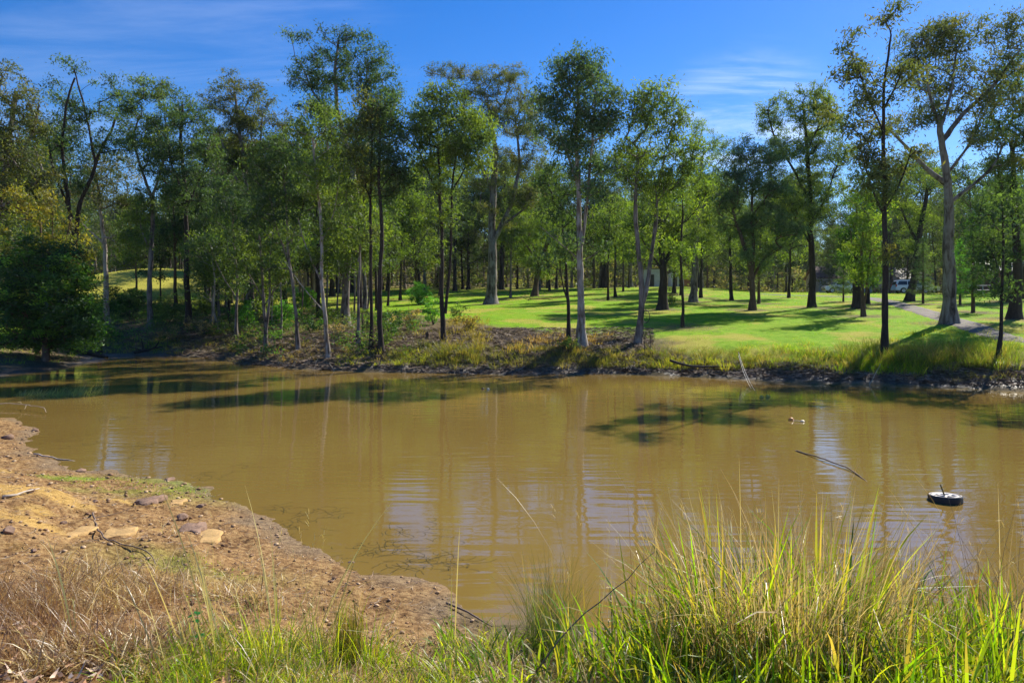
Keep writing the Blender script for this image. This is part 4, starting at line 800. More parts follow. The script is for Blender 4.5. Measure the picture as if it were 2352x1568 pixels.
# far lawn: short blades that catch the light
def lawn_blades():
    g = np.random.default_rng(21); n = 230000
    y = 26+g.random(n)**1.35*78; x = g.uniform(-.85, .85, n)*y
    df = seg_dist(x, y, far_w); ratio = x/y; bw = np.interp(ratio, [-0.8, -0.62, -0.55, -0.30, -0.12, -0.02, 0.08, 0.18, 0.26, 0.5, 0.75], [4, 9, 27, 24, 15, 9, 5.5, 5.0, 2.4, 2.2, 2.6])
    nA = fbm(x*.35, y*.35, 51, 4); nB = fbm(x*1.4, y*1.4, 61, 4)
    lw = sstep(-1.2, 1.6, df-bw+(nA-.5)*5.5+(nB-.5)*2.5)*(~inside(x, y)); k = (g.random(n) < lw*.95) & (y > 20)
    x, y = x[k], y[k]; n = len(x); z = terrain(x, y)-.01; r = np.column_stack([x, y, z]); far = np.clip(y/45, .7, 2.2)
    c = palpick([(.13, .36, .004), (.21, .44, .006), (.30, .44, .015), (.08, .25, .005)], n, g); dry = (fbm(x*.5, y*.5, 91, 3) > .56)[:, None]*(g.random((n, 1)) < .6); c = np.where(dry, palpick([(.36, .32, .07), (.42, .34, .12)], n, g), c)
    ht = g.uniform(.035, .10, n)*(.5+1.3*sstep(.4, .7, fbm(x*1.1, y*1.1, 131, 3))); c = c*(.7+.6*fbm(x*.9, y*.9, 141, 3))[:, None]; V, Q, C = blades(r, ht*far**.5, .016*far, g.random(n)*6.28, g.uniform(.1, .6, n), g.uniform(.2, .8, n), c, g, 2)
    o = np_mesh('lawn_grass', V, Q, M_LAWN, cols=C); tag(o, 'short bright green grass covering the rising lawn', 'grass', kind='stuff')
lawn_blades()
# long bank grass along the far shore
def bank_grass():
    g = np.random.default_rng(22); parts = []
    spots = []   # tussock centres in photo terms: (vx, vy, spread px, height px, count, palette)
    def band(x0, x1, y0, y1, n, hp, pal, per): 
        for _ in range(n): spots.append((g.uniform(x0, x1), g.uniform(y0, y1), hp*g.uniform(.6, 1.25), pal, per))
    OL = [(.13, .15, .035), (.18, .18, .05), (.10, .12, .03), (.26, .22, .09)]
    band(1930, 2352, 800, 850, 190, 38, [(.13, .21, .03), (.18, .24, .035), (.10, .15, .03), (.24, .24, .07)], 46)
    band(1920, 2120, 825, 862, 80, 30, LUSH, 36); band(1480, 1930, 805, 848, 190, 18, [(.13, .19, .03), (.20, .21, .05), (.10, .14, .03), (.20, .14, .06)], 36); band(1520, 1700, 832, 850, 26, 28, YG, 34)
    band(1000, 1500, 800, 846, 210, 20, OL, 36); band(900, 1100, 790, 838, 70, 22, [(.16, .19, .04), (.12, .16, .03), (.22, .18, .07)], 36); band(780, 1000, 805, 840, 60, 14, YG, 26)
    band(1170, 1400, 770, 812, 60, 17, RUST, 30); band(520, 800, 790, 832, 70, 12, [(.34, .22, .10), (.2, .2, .05)], 24); band(350, 600, 750, 808, 90, 14, OL, 26)
    band(0, 190, 800, 835, 30, 16, LUSH, 28); band(240, 420, 780, 812, 60, 12, LUSH, 26); band(1020, 1120, 735, 800, 60, 22, [(.28, .22, .06), (.20, .20, .04), (.3, .22, .1)], 34)
    band(1690, 1900, 790, 835, 60, 14, LUSH, 26); band(2100, 2352, 850, 875, 30, 16, OL, 20); band(2040, 2352, 760, 812, 90, 14, YG, 30); band(560, 1000, 730, 790, 90, 16, OL, 24)
    for vx, vy, hp, pal, per in spots:
        b = hit(vx, vy); h = hp/F*b[1]; a = g.random(per)*6.28; r = .28*np.sqrt(g.random(per)); x = b[0]+np.cos(a)*r; y = b[1]+np.sin(a)*r
        root = np.column_stack([x, y, np.full(per, b[2]-.04)]); c = palpick(pal, per, g)
        if g.random() < .14: c = palpick(STRAW, per, g)*.55
        parts.append(blades(root, h*g.uniform(.5, 1.15, per), .016, a+g.normal(size=per)*.6, g.uniform(.05, .45, per), g.uniform(.2, 1.1, per), c, g, 3))
    V, Q, C = merge(parts); o = np_mesh('bank_grass', V, Q, M_GRASS, cols=C); tag(o, 'long green and straw grass fringing the far shore', 'grass', kind='stuff')
bank_grass()
# ------------------------------------------------------------------ foreground grass and litter
def gpts(n, g, vx0, vx1, Y0, Y1):
    """roots spread over the near bank between two bearings and two distances; none in the water"""
    Y = g.uniform(Y0, Y1, n); vx = g.uniform(vx0, vx1, n); X = (vx-CX)/F*Y; k = ~inside(X, Y); X, Y = X[k], Y[k]
    return np.column_stack([X, Y, terrain(X, Y)-.015])
def clump_pts(n, g, cx, cy, r):
    a = g.random(n)*6.28; q = r*np.sqrt(g.random(n)); X = cx+np.cos(a)*q; Y = cy+np.sin(a)*q*.8
    return np.column_stack([X, Y, np.maximum(terrain(X, Y), -.03)-.015]), a
def out_stuff(name, parts, mat, label, cat='grass'):
    V, Q, C = merge(parts); o = np_mesh(name, V, Q, mat, cols=C); tag(o, label, cat, kind='stuff'); return o
g = np.random.default_rng(31); P = []
# lush blades, right half
for (cx, cy, r, n, h) in [(1.25, 5.0, .40, 330, .74), (1.6, 5.1, .3, 520, 1.0), (2.2, 5.0, .34, 560, 1.08), (2.75, 5.1, .4, 300, .80), (.75, 4.9, .5, 230, .52), (3.2, 5.3, .5, 300, .62), (3.8, 5.3, .5, 330, .66), (4.2, 5.6, .4, 200, .6), (.1, 4.8, .45, 130, .40),
                          (2.0, 4.4, .6, 430, .66), (1.2, 4.3, .5, 300, .55), (2.9, 4.4, .6, 420, .62), (3.4, 4.6, .5, 330, .6), (2.4, 3.9, .6, 380, .5), (1.4, 3.8, .6, 260, .45)]:
    p, a = clump_pts(int(n*.52), g, cx, cy, r); m = len(p)
    P.append(blades(p, 1.3*h*g.uniform(.35, 1.12, m), g.uniform(.010, .034, m), a+g.normal(size=m)*.8, g.uniform(.0, .42, m), g.uniform(.1, 1.5, m)*(g.random(m) < .8), palpick(LUSH+[(.06, .13, .012), (.38, .32, .07)], m, g), g, 6))
for (vx0, vx1, y0, y1, n, h) in [(1450, 2500, 3.2, 5.9, 2600, .34), (1000, 1500, 3.9, 6.0, 900, .24)]:
    p = gpts(n, g, vx0, vx1, y0, y1); m = len(p)
    P.append(blades(p, h*g.uniform(.4, 1.4, m), g.uniform(.010, .030, m), g.random(m)*6.28, g.uniform(.05, .9, m), g.uniform(.2, 1.9, m), palpick(LUSH+[(.05, .11, .012)], m, g), g, 5))
# fresh clumps left of centre
for (cx, cy, r, n, h) in [(-1.62, 4.6, .16, 90, .55), (-1.30, 4.7, .16, 70, .52), (-1.05, 4.9, .12, 50, .5), (-1.9, 4.4, .3, 120, .3), (-1.1, 4.3, .5, 260, .26), (-.55, 4.5, .4, 160, .26), (-.35, 5.4, .22, 60, .34), (-.05, 5.6, .2, 60, .36), (-.4, 4.0, .5, 240, .22), (-1.6, 3.9, .5, 300, .25)]:
    p, a = clump_pts(n, g, cx, cy, r); m = len(p)
    P.append(blades(p, h*g.uniform(.5, 1.15, m), g.uniform(.004, .010, m), a+g.normal(size=m)*.7, g.uniform(0, .35, m), g.uniform(.1, 1.0, m), palpick(LUSH+YG, m, g), g, 6))
out_stuff('green_grass', P, M_GRASS, 'lush bright green grass along the near bank')
P = []
# straw: tall thin stems with seed heads
def stems(p, h, w, lean, droop, pal, az=None):
    m = len(p); az = g.random(m)*6.28 if az is None else az
    P.append(blades(p, h, w, az, lean, droop, palpick(pal, m, g), g, 7))
p, a = clump_pts(900, g, 2.0, 5.0, .8); m = len(p); stems(p, g.uniform(.7, 1.5, m), .0095, g.uniform(0, .3, m), g.uniform(.1, .9, m), STRAW+[(.25, .22, .05)], a+g.normal(size=m)*.5)
p, a = clump_pts(46, g, 1.9, 5.0, 1.3); m = len(p); stems(p, g.uniform(1.2, 1.75, m), .008, g.uniform(0, .3, m), g.uniform(.1, .7, m), RUST+STRAW)
p = gpts(150, g, 1350, 2450, 4.2, 5.9); m = len(p); stems(p, g.uniform(.6, 1.45, m), .008, g.uniform(0, .35, m), g.uniform(.1, .9, m), RUST+STRAW)
p = gpts(46, g, 2150, 2400, 4.4, 5.8); m = len(p); stems(p, g.uniform(1.0, 1.7, m), .006, g.uniform(0, .3, m), g.uniform(.2, 1.2, m), [(.10, .06, .03), (.2, .15, .05)])
for (vx, Y, h, az, ln, dr) in [(500, 4.6, 1.35, 3.0, .12, .25), (505, 4.7, .95, 2.6, .35, .1), (620, 4.6, 1.28, 2.9, .05, .30), (640, 4.7, 1.0, 3.0, .02, .05), (560, 4.6, .9, 2.5, .5, .1), (700, 4.8, 1.30, .25, .30, .35), (720, 4.8, 1.0, .2, .4, .2),
                               (735, 4.8, .95, .2, .25, .1), (690, 4.9, .8, .4, .15, .05), (520, 4.5, .8, 2.8, .25, .1), (660, 4.6, .7, .1, .2, .3), (1040, 5.7, 1.0, 1.5, .02, .1), (600, 4.4, .7, 3.3, .1, .4), (470, 4.4, .6, 2.9, .3, .2), (430, 4.4, .8, 2.8, .2, .2), (170, 4.5, .75, 3, .1, .2), (380, 4.2, .9, 3, .2, .15)]:
    X = (vx-CX)/F*Y; k = 3
    p = np.array([[X+g.normal()*.02, Y+g.normal()*.02, tz(X, Y)-.01] for _ in range(k)])
    P.append(blades(p, h*np.array([1, .75, .6]), np.array([.015, .011, .010]), az+g.normal(size=k)*.25, ln+np.abs(g.normal(size=k))*.05, np.full(k, dr), palpick([(.66, .56, .20), (.55, .50, .16)], k, g), g, 8))
# seed heads at the tips of some stems: small slender spikes
def heads(n, pts_fn, h0, h1, col):
    p = pts_fn; m = len(p); L = g.uniform(h0, h1, m); az = g.random(m)*6.28; ln = g.uniform(.05, .35, m)
    P.append(blades(p, L, .0035, az, ln, np.zeros(m), palpick(col, m, g), g, 3))
    tip = p+np.column_stack([np.cos(az)*np.sin(ln)*L, np.sin(az)*np.sin(ln)*L, np.cos(ln)*L])
    for k in range(6):
        q = tip-np.column_stack([np.cos(az)*np.sin(ln), np.sin(az)*np.sin(ln), np.cos(ln)])*(k*.016)
        P.append(blades(q, g.uniform(.03, .06, m), .0035, g.random(m)*6.28, g.uniform(.2, .7, m), g.uniform(0, .4, m), palpick(col, m, g)*1.1, g, 2))
heads(70, gpts(70, g, 1300, 2450, 4.3, 5.8), .7, 1.35, STRAW); heads(26, gpts(26, g, 420, 800, 4.1, 5), .45, .85, STRAW); heads(8, gpts(8, g, 380, 760, 4.4, 4.9), .9, 1.15, STRAW)
# dry thatch lying low
for (vx0, vx1, y0, y1, n, h, pal) in [(-60, 470, 3.6, 5.3, 8500, .24, RUST), (120, 620, 4.2, 6.2, 6500, .30, RUST+STRAW), (300, 1060, 3.7, 5.5, 9500, .22, STRAW+RUST), (900, 2450, 3.1, 5.9, 8200, .26, STRAW+RUST), (1050, 1500, 4.0, 5.9, 3000, .24, RUST+STRAW), (-60, 350, 3.5, 4.2, 1500, .25, STRAW)]:
    p = gpts(n, g, vx0, vx1, y0, y1); k = fbm(p[:, 0]*1.6, p[:, 1]*1.6, 77, 3) > .44; p = p[k]; m = len(p)
    P.append(blades(p, h*g.uniform(.35, 1.4, m), g.uniform(.003, .012, m), g.random(m)*6.28, g.uniform(.2, 1.25, m), g.uniform(.2, 1.6, m), palpick(pal, m, g), g, 4))
p = gpts(2600, g, -40, 430, 4.0, 5.6); p = p[fbm(p[:, 0]*2.2, p[:, 1]*2.2, 17, 3) > .5]; m = len(p)
P.append(blades(p, g.uniform(.12, .46, m), .0035, g.random(m)*6.28, g.uniform(0, .7, m), g.uniform(0, .9, m), palpick([(.32, .18, .07), (.42, .26, .11), (.22, .11, .05)], m, g), g, 4))
out_stuff('dry_grass', P, M_DRY, 'straw and rust coloured dry grass on the near bank')
P = []
for (vx0, vx1, y0, y1, n, h) in [(400, 1050, 3.5, 5.1, 5200, .22), (250, 600, 3.5, 4.4, 1600, .18), (2000, 2450, 3.2, 4.8, 1600, .2), (1000, 2100, 3.1, 4.3, 2600, .2)]:
    p = gpts(n, g, vx0, vx1, y0, y1); k = fbm(p[:, 0]*1.3+9, p[:, 1]*1.3, 87, 3) > .42; p = p[k]; m = len(p)
    P.append(blades(p, h*g.uniform(.4, 1.5, m), g.uniform(.005, .013, m), g.random(m)*6.28, g.uniform(.1, .9, m), g.uniform(.2, 1.2, m), palpick(YG+LUSH, m, g), g, 4))
# mossy green film on the near mud
for (cx, cy, rx, ry, n) in [(-6.1, 10.9, 1.5, .7, 2600), (-3.2, 6.9, .7, .35, 400), (-16.5, 17.4, 1.6, .4, 500), (-2.5, 5.9, .4, .25, 260), (-1.0, 5.7, .5, .3, 160)]:
    a = g.random(n)*6.28; q = np.sqrt(g.random(n)); X = cx+np.cos(a)*q*rx; Y = cy+np.sin(a)*q*ry; k = (~inside(X, Y)) & (fbm(X*3, Y*3, 4, 3) > .45); X, Y = X[k], Y[k]; m = len(X)
    P.append(blades(np.column_stack([X, Y, terrain(X, Y)-.003]), g.uniform(.015, .05, m), .010, g.random(m)*6.28, g.uniform(.3, 1.1, m), g.uniform(0, .6, m), palpick(YG+LUSH, m, g), g, 2))
out_stuff('short_grass', P, M_GRASS, 'short yellow green grass at the foot of the near bank')

# --- single plants
def tuft_plant(name, label, cat, X, Y, n, r, h, w, pal, lean, droop, mat=M_GRASS, az=None, part='blades', seg=6):
    z = max(tz(X, Y), 0); b = np.array([X, Y, z]); a = g.random(n)*6.28 if az is None else az+g.normal(size=n)*.35; q = r*np.sqrt(g.random(n)); ra = g.random(n)*6.28
    p = np.column_stack([np.cos(ra)*q, np.sin(ra)*q, np.full(n, -.02)])
    V, Q, C = blades(p, h*g.uniform(.5, 1.1, n), w, a, g.uniform(*lean, n), g.uniform(*droop, n), palpick(pal, n, g), g, seg)
    o = np_mesh(name, V, Q, mat, None, C, loc=b); tag(o, label, cat); return o
SED = [(.05, .09, .03), (.07, .12, .04), (.10, .14, .06)]
tuft_plant('sedge', 'fine dark green rush tussock at the water edge in the middle foreground', 'rush', .32, 5.75, 520, .20, .82, .0032, SED, (.02, .62), (0, .35))
tuft_plant('sedge', 'olive rush tuft standing upright on the near bank, left of the middle', 'rush', -1.18, 4.95, 330, .10, .50, .0032, [(.14, .14, .03), (.20, .17, .05), (.10, .10, .03)], (0, .16), (0, .12))
def water_reeds():
    c = wat(128, 908); b = np.array([c[0], c[1], 0]); n = 760; x = g.uniform(-1.3, 1.3, n); y = g.normal(size=n)*.16-.05*x
    p = np.column_stack([x, y, np.full(n, -.02)]); L = .20+.36*sstep(-1.4, 1.2, x)*g.random(n)+.05
    V, Q, C = blades(p, L, .011, g.normal(size=n)*.8, g.uniform(.35, 1.35, n), g.uniform(-.2, .5, n), palpick([(.22, .30, .14), (.42, .42, .24), (.62, .56, .38), (.14, .20, .10)], n, g), g, 3)
    o = np_mesh('reed_clump', V, Q, M_GRASS, None, C, loc=b); tag(o, 'low reeds leaning out of the water near the left edge', 'reeds')
water_reeds()
# leafy sprig with a few big glossy leaves
def leafy_sprig(label, X, Y, h, n, size, pal, flower=False):
    b = np.array([X, Y, tz(X, Y)]); name = 'flowering_weed' if flower else 'leafy_sprig'; e = empty(name, b); tag(e, label, 'weed'); V = []; Fc = []; off = 0; LP = []
    for s in range(1 if not flower else 5):
        top = np.array([g.normal()*.07*(s > 0), g.normal()*.05*(s > 0), h*(1-.12*s)]); Pp = resample(np.array([[0, 0, -.02], top*.5+[.02, 0, 0], top]), .05); off = tube(Pp, np.linspace(.004, .002, len(Pp)), 5, V, Fc, off); LP.append(Pp)
    np_mesh('stem', np.vstack(V), np.vstack(Fc), leaf_stem, e, smooth=True); LV = []; LQ = []; o = 0
    for k in range(n):
        Pp = LP[g.integers(0, len(LP))]; q = Pp[g.integers(len(Pp)//3, len(Pp))]; a = g.random()*6.28; d = np.array([math.cos(a), math.sin(a), .1+.4*g.random()]); sd_ = np.array([-math.sin(a), math.cos(a), .1]); s = size*(.7+.5*g.random())
        T_ = np.linspace(0, 1, 6); row = []
        for t in T_:
            wv_ = math.sin(math.pi*t**.8)*.30*s; c = q+d*s*t+np.array([0, 0, -.35*s*t*t]); row += [c-sd_*wv_+[0, 0, .08*s*math.sin(math.pi*t)], c, c+sd_*wv_+[0, 0, .08*s*math.sin(math.pi*t)]]
        LV.append(np.array(row)); 
        for i in range(5):
            for j in range(2): LQ.append([o+i*3+j, o+i*3+j+1, o+i*3+j+4, o+i*3+j+3])
        o += 18
    np_mesh('leaves', np.vstack(LV), np.array(LQ), M_LEAF, e, palpick(pal, len(LQ), g, .1), smooth=True)
    if flower:
        FV = []; FQ = []; C = []; o = 0
        for Pp in LP:
            for k in range(3):
                c = Pp[-1]+g.normal(size=3)*.014
                for r_ in range(16):
                    d = g.normal(size=3); d[2] = abs(d[2])+.3; d /= np.linalg.norm(d); s_ = np.cross(d, g.normal(size=3)); s_ /= np.linalg.norm(s_); L = .013
                    FV += [c, c+d*L*.7+s_*.002, c+d*L, c+d*L*.7-s_*.002]; FQ.append([o, o+1, o+2, o+3]); C.append((.72, .62, .82)); o += 4
        np_mesh('flowers', np.array(FV), np.array(FQ), M_LEAF, e, np.array(C))
leaf_stem = plain('weed_stem', (.10, .16, .03), .6)
leafy_sprig('single sprig with broad glossy dark green leaves in the dry grass, lower left', -3.05*.70, 4.62, .34, 7, .085, [(.02, .17, .03), (.03, .22, .03)])
leafy_sprig('weed with little mauve flower heads on the near bank, right of the rush tussock', .78, 5.45, .62, 26, .04, [(.12, .25, .03), (.18, .32, .04)], True)
leafy_sprig('small pale green leafy seedling at the near mud edge, below the drifting weed', -.52, 5.75, .34, 22, .04, [(.14, .24, .03), (.2, .3, .05)])
leafy_sprig('tall pale green leafy weed in front of the water, right of the mauve flowers', 1.02, 5.4, .55, 34, .045, [(.16, .30, .04), (.22, .36, .05)])

# ------------------------------------------------------------------ stones, twigs, litter on the mud
M_ROCK = plain('brown_stone', (.24, .15, .10), .9, var=.45, scale=9, bump=.5); M_ROCKY = plain('yellow_stone', (.46, .29, .11), .9, var=.3, scale=6, bump=.5)
def rock_bm(seed, sub=2, flat=.6):
    bm = bmesh.new(); bmesh.ops.create_icosphere(bm, subdivisions=sub, radius=1.0); r = random.Random(seed); ax = [Vector((r.uniform(-1, 1), r.uniform(-1, 1), r.uniform(-1, 1))).normalized() for _ in range(7)]; dd_ = [r.uniform(.55, .85) for _ in ax]
    for v in bm.verts:
        for a, d in zip(ax, dd_):
            k = v.co.dot(a)
            if k > d: v.co -= a*(k-d)*.92
        v.co.z *= flat
    return bm
def rock(label, vx, vy, wpx, flat, mat, seed, group=None):
    b = hit(vx, vy, 4.0); bm = rock_bm(seed, 3, flat); me = bpy.data.meshes.new('stone'); s = wpx/F*b[1]/2
    bmesh.ops.scale(bm, vec=(s, s*.8, s), verts=bm.verts); bmesh.ops.rotate(bm, matrix=Matrix.Rotation(seed*1.7, 3, 'Z'), verts=bm.verts); bm.to_mesh(me); bm.free(); me.materials.append(mat)
    o = link(bpy.data.objects.new('stone', me)); o.location = (b[0], b[1], b[2]+s*flat*.35); tag(o, label, 'stone', group)
def slab(label, vx, vy, wpx, th, mat, seed):
    b = hit(vx, vy, 4.0); s = wpx/F*b[1]/2; gg = np.random.default_rng(seed); k = 16; a = np.linspace(0, 6.283, k, endpoint=False)+gg.normal(size=k)*.09; r = np.repeat(gg.uniform(.45, 1.1, k//2), 2)*gg.uniform(.75, 1.15, k); V = []
    for sc, z in ((1.04, -.03), (1.0, th*.7), (.93, th), (.5, th*1.05)):
        V += [(math.cos(t)*q*s*sc, math.sin(t)*q*s*sc*1.3, z*(1+.25*gg.normal())) for t, q in zip(a, r)]
    Q = [(i*k+j, i*k+(j+1) % k, (i+1)*k+(j+1) % k, (i+1)*k+j) for i in range(3) for j in range(k)]
    o = np_mesh('stone', np.array(V), [np.array(Q), np.array([list(range(3*k, 4*k))])], mat, loc=b); tag(o, label, 'stone')
RK = [('dark pointed stone on the dirt near the left edge', 22, 1226, 32, .75, 0), ('rounded brown stone by the left edge shore, upper one', 17, 1008, 26, .7, 0), ('rounded pinkish stone with pale top, middle of the dirt', 418, 1192, 34, .6, 0),
 ('flat brown slab stone with pale rim below the pinkish stone', 440, 1218, 74, .30, 0), ('wide flat yellow stone right under the brown slab', 472, 1234, 90, .12, 1), ('flat yellow stone left of the brown slab, middle one of the row', 270, 1228, 84, .10, 1),
 ('flat yellow stone at the left end of the row of yellow stones', 175, 1226, 76, .10, 1), ('flat brown stone near the green moss, topmost slab', 350, 1150, 66, .18, 0), ('yellow stone beside the topmost brown slab', 405, 1153, 42, .16, 1),
 ('little brown stone on the green moss', 390, 1103, 26, .45, 0), ('dark stone at the near waterline above the drifting weed', 808, 1296, 22, .5, 0), ('dark stone lying by the sharp bend of the near shore', 578, 1115, 18, .4, 0),
 ('reddish stone in the dirt left of the yellow patch', 72, 1132, 20, .6, 0), ('small square brown stone near the dry grass', 78, 1270, 15, .6, 0), ('small brown stone in the dirt left of the curved branch', 146, 1202, 16, .6, 0),
 ('small dark stone in the dirt above the curved branch', 218, 1155, 16, .6, 0), ('small stone right of the pinkish stone', 460, 1145+20, 18, .5, 0), ('flat pale stone by the shore notch at the left', 185, 1082, 30, .35, 0),
 ('low stone at the tip of the left shore notch', 205, 1066, 20, .4, 0), ('dark wet stone at the left corner of the shore', 80, 990, 18, .6, 0)]
for i, (lb, vx, vy, w, fl, k) in enumerate(RK):
    if fl < .32: slab(lb, vx, vy, w, .035 if k == 0 else .010, (M_ROCK, M_ROCKY)[k], 500+i)
    else: rock(lb, vx, vy, w, fl, (M_ROCK, M_ROCKY)[k], 500+i)
def pebbles():
    bm = rock_bm(3, 1, .42); base = np.array([v.co[:] for v in bm.verts]); fc = np.array([[v.index for v in f.verts] for f in bm.faces]); bm.free()
    n = 4600; Y = 4.6+g.random(n)**1.1*14; vx = g.uniform(-60, 1100, n); X = (vx-CX)/F*Y; k = (~inside(X, Y)); X, Y = X[k], Y[k]; n = len(X)
    s = .006+.035*g.random(n)**4*np.clip(Y/8, .6, 1.6)+.004; rot = g.random(n)*6.28; c, si = np.cos(rot), np.sin(rot); el = g.uniform(.5, 1, n)
    V = base[None]*s[:, None, None]; x = V[..., 0]; y = V[..., 1]*el[:, None]
    V = np.stack([x*c[:, None]-y*si[:, None]+X[:, None], x*si[:, None]+y*c[:, None]+Y[:, None], V[..., 2]+(terrain(X, Y)+s*.2)[:, None]], -1)
    col = np.repeat(palpick([(.26, .15, .075), (.38, .24, .12), (.52, .37, .22), (.20, .11, .06)], n, g), len(fc), 0)
    o = np_mesh('pebbles', V.reshape(-1, 3), (fc[None]+(np.arange(n)*len(base))[:, None, None]).reshape(-1, 3), M_MATTE, cols=col); tag(o, 'small stones and clods scattered over the near dirt', 'pebbles', kind='stuff')
M_MATTE = leaf_mat('matte', 0.0, 0.02, .6)
pebbles()
def litter(name, label, n, place, L0, L1, w, pal, curl, lift=.012, mat=None):
    X, Y = place; n = len(X); z = terrain(X, Y); a = g.random(n)*6.28; L = g.uniform(L0, L1, n); k = 5; t = np.linspace(-1, 1, k)
    h = np.stack([np.cos(a), np.sin(a)], -1); cv = g.normal(size=n)*curl; V = np.zeros((n, k, 2, 3)); s = np.stack([-np.sin(a), np.cos(a)], -1)
    for j, tt in enumerate(t):
        c = h*(L*tt/2)[:, None]+s*(cv*L*tt*tt)[:, None]; wv_ = w*(1-.85*tt*tt)*g.uniform(.8, 1.2)
        zz = z+lift*(1+np.abs(cv)*6)*(.5+tt*tt*np.minimum(1.5, L*6)*g.random(n))
        for q, sg in enumerate((-1, 1)):
            V[:, j, q, 0] = X+c[:, 0]+s[:, 0]*sg*wv_/2; V[:, j, q, 1] = Y+c[:, 1]+s[:, 1]*sg*wv_/2; V[:, j, q, 2] = zz+sg*wv_*.3
    b = (np.arange(n)*2*k)[:, None, None]; Q = (b+(np.arange(k-1)*2)[None, :, None]+np.array([0, 1, 3, 2])[None, None]).reshape(-1, 4)
    o = np_mesh(name, V.reshape(-1, 3), Q, mat or M_MATTE, cols=np.repeat(palpick(pal, n, g), k-1, 0)); tag(o, label, 'litter', kind='stuff')
def ring_pts(n, vx0, vx1, y0, y1, p=1.0):
    Y = y0+g.random(n)**p*(y1-y0); vx = g.uniform(vx0, vx1, n); X = (vx-CX)/F*Y; k = ~inside(X, Y); return X[k], Y[k]
BK = [(.30, .21, .14), (.42, .33, .24), (.20, .13, .085), (.14, .09, .06)]
litter('twig_litter', 'thin dry twigs and grass bits strewn on the near dirt', 0, ring_pts(6500, -60, 1120, 4.8, 16, 1.2), .03, .16, .005, BK, .12)
X, Y = ring_pts(260, -40, 560, 3.7, 4.7); litter('leaf_litter', 'curled brown and pale dead leaves among the dry grass, lower left', 0, (X, Y), .06, .13, .022, [(.34, .17, .08), (.52, .33, .20), (.70, .56, .42), (.22, .11, .06)], .30, .03)
def far_litter():
    n = 15000; vx = g.uniform(380, 1500, n); Yf = np.interp(vx, [p[0] for p in far_px[4:]], [wat(*p)[1] for p in far_px[4:]]); Y = Yf+g.random(n)*8.5; X = (vx-CX)/F*Y
    n2 = 5000; vx2 = g.uniform(1400, 2400, n2); Yf2 = np.interp(vx2, [p[0] for p in far_px], [wat(*p)[1] for p in far_px]); Y2 = Yf2+.1+g.random(n2)*1.6; X2 = (vx2-CX)/F*Y2
    X = np.concatenate([X, X2]); Y = np.concatenate([Y, Y2]); k = ~inside(X, Y); litter('bark_litter', 'fallen bark strips, sticks and leaves on the shaded far bank', 0, (X[k], Y[k]), .12, .6, .028, [(.22, .16, .11), (.34, .27, .20), (.15, .10, .07), (.10, .07, .05)], .12, .03)
far_litter()
# drifting weed in the shallows
def weed():
    c0 = [(640, 1170, 40, 12, 26), (700, 1200, 60, 26, 46), (760, 1180, 40, 14, 14), (940, 1220, 70, 24, 34), (900, 1260, 60, 20, 40), (1010, 1290, 80, 26, 60), (960, 1300, 60, 12, 30), (820, 1265, 50, 20, 30), (560, 1070, 30, 10, 8), (480, 1088, 40, 8, 20), (300, 1040, 60, 16, 60), (250, 960, 60, 8, 80), (350, 1025, 60, 10, 60), (180, 1010, 60, 14, 40)]
    V = []; Q = []; o = 0
    for vx, vy, sx_, sy_, n in c0:
        n = int(n*.65)
        for _ in range(n):
            x, y = wat(vx+g.normal()*sx_*.6, vy+g.normal()*sy_*.6)
            if not inside(np.array([x]), np.array([y]))[0]: continue
            a = g.normal()*.5+(0 if g.random() < .5 else math.pi); L = g.uniform(.1, .42)*min(1.6, y/8); k = 7; cur = g.normal()*2.2; row = []
            for j in range(k):
                row += [(x-math.sin(a)*.0022, y+math.cos(a)*.0022, .004), (x+math.sin(a)*.0022, y-math.cos(a)*.0022, .004)]; a += cur/k+g.normal()*.2; x += math.cos(a)*L/k; y += math.sin(a)*L/k
            V += row; Q += [[o+2*j, o+2*j+1, o+2*j+3, o+2*j+2] for j in range(k-1)]; o += 2*k
    ob = np_mesh('water_weed', np.array(V), np.array(Q), M_MATTE, cols=np.repeat(palpick([(.05, .045, .02), (.08, .07, .03), (.04, .05, .025)], len(Q), g), 1, 0)); tag(ob, 'dark weed strands drifting in the near shallows', 'weed', kind='stuff')
weed()

# ------------------------------------------------------------------ sticks, stumps, posts
def stick(name, label, cat, P, r0, r1, mat, k=7, branches=(), group=None, wob=.02):
    P = resample(np.asarray(P, float), .12); P = P+g.normal(size=P.shape)*wob*.3; b = P[0].copy(); V = []; Fc = []; off = tube(P-b, np.linspace(r0, r1, len(P)), k, V, Fc, 0)
    for (t, d, r) in branches:
        q = P[int(t*(len(P)-1))]; Pb = resample(np.array([q, q+np.array(d)*.5+g.normal(size=3)*.02, q+np.array(d)]), .1); off = tube(Pb-b, np.linspace(r, r*.3, len(Pb)), 5, V, Fc, off)
    # close the ends
    o = np_mesh(name, np.vstack(V), [np.vstack(Fc), np.array([list(range(k))[::-1]])], mat, smooth=True, loc=b); tag(o, label, cat, group); return o
def gp(vx, vy, dz=0.0, y0=4.0): b = hit(vx, vy, y0); return b+np.array([0, 0, dz])
B_STICK = plain('dry_stick', (.20, .14, .10), .85, var=.35, scale=12, bump=.4); B_STICKP = plain('bleached_stick', (.50, .42, .33), .85, var=.25, scale=12, bump=.3); B_STUMP = plain('charred_wood', (.035, .028, .022), .9, var=.5, scale=8, bump=.7)
stick('fallen_branch', 'thin curved branch lying on the dirt left of the yellow stones', 'branch', [gp(212, 1182, .02), gp(222, 1215, .03), gp(240, 1245, .02), gp(285, 1263, .04), gp(340, 1268, .03), gp(356, 1300, .02)], .012, .005, B_STICK, branches=[(.12, (.35, .35, .06), .006)])
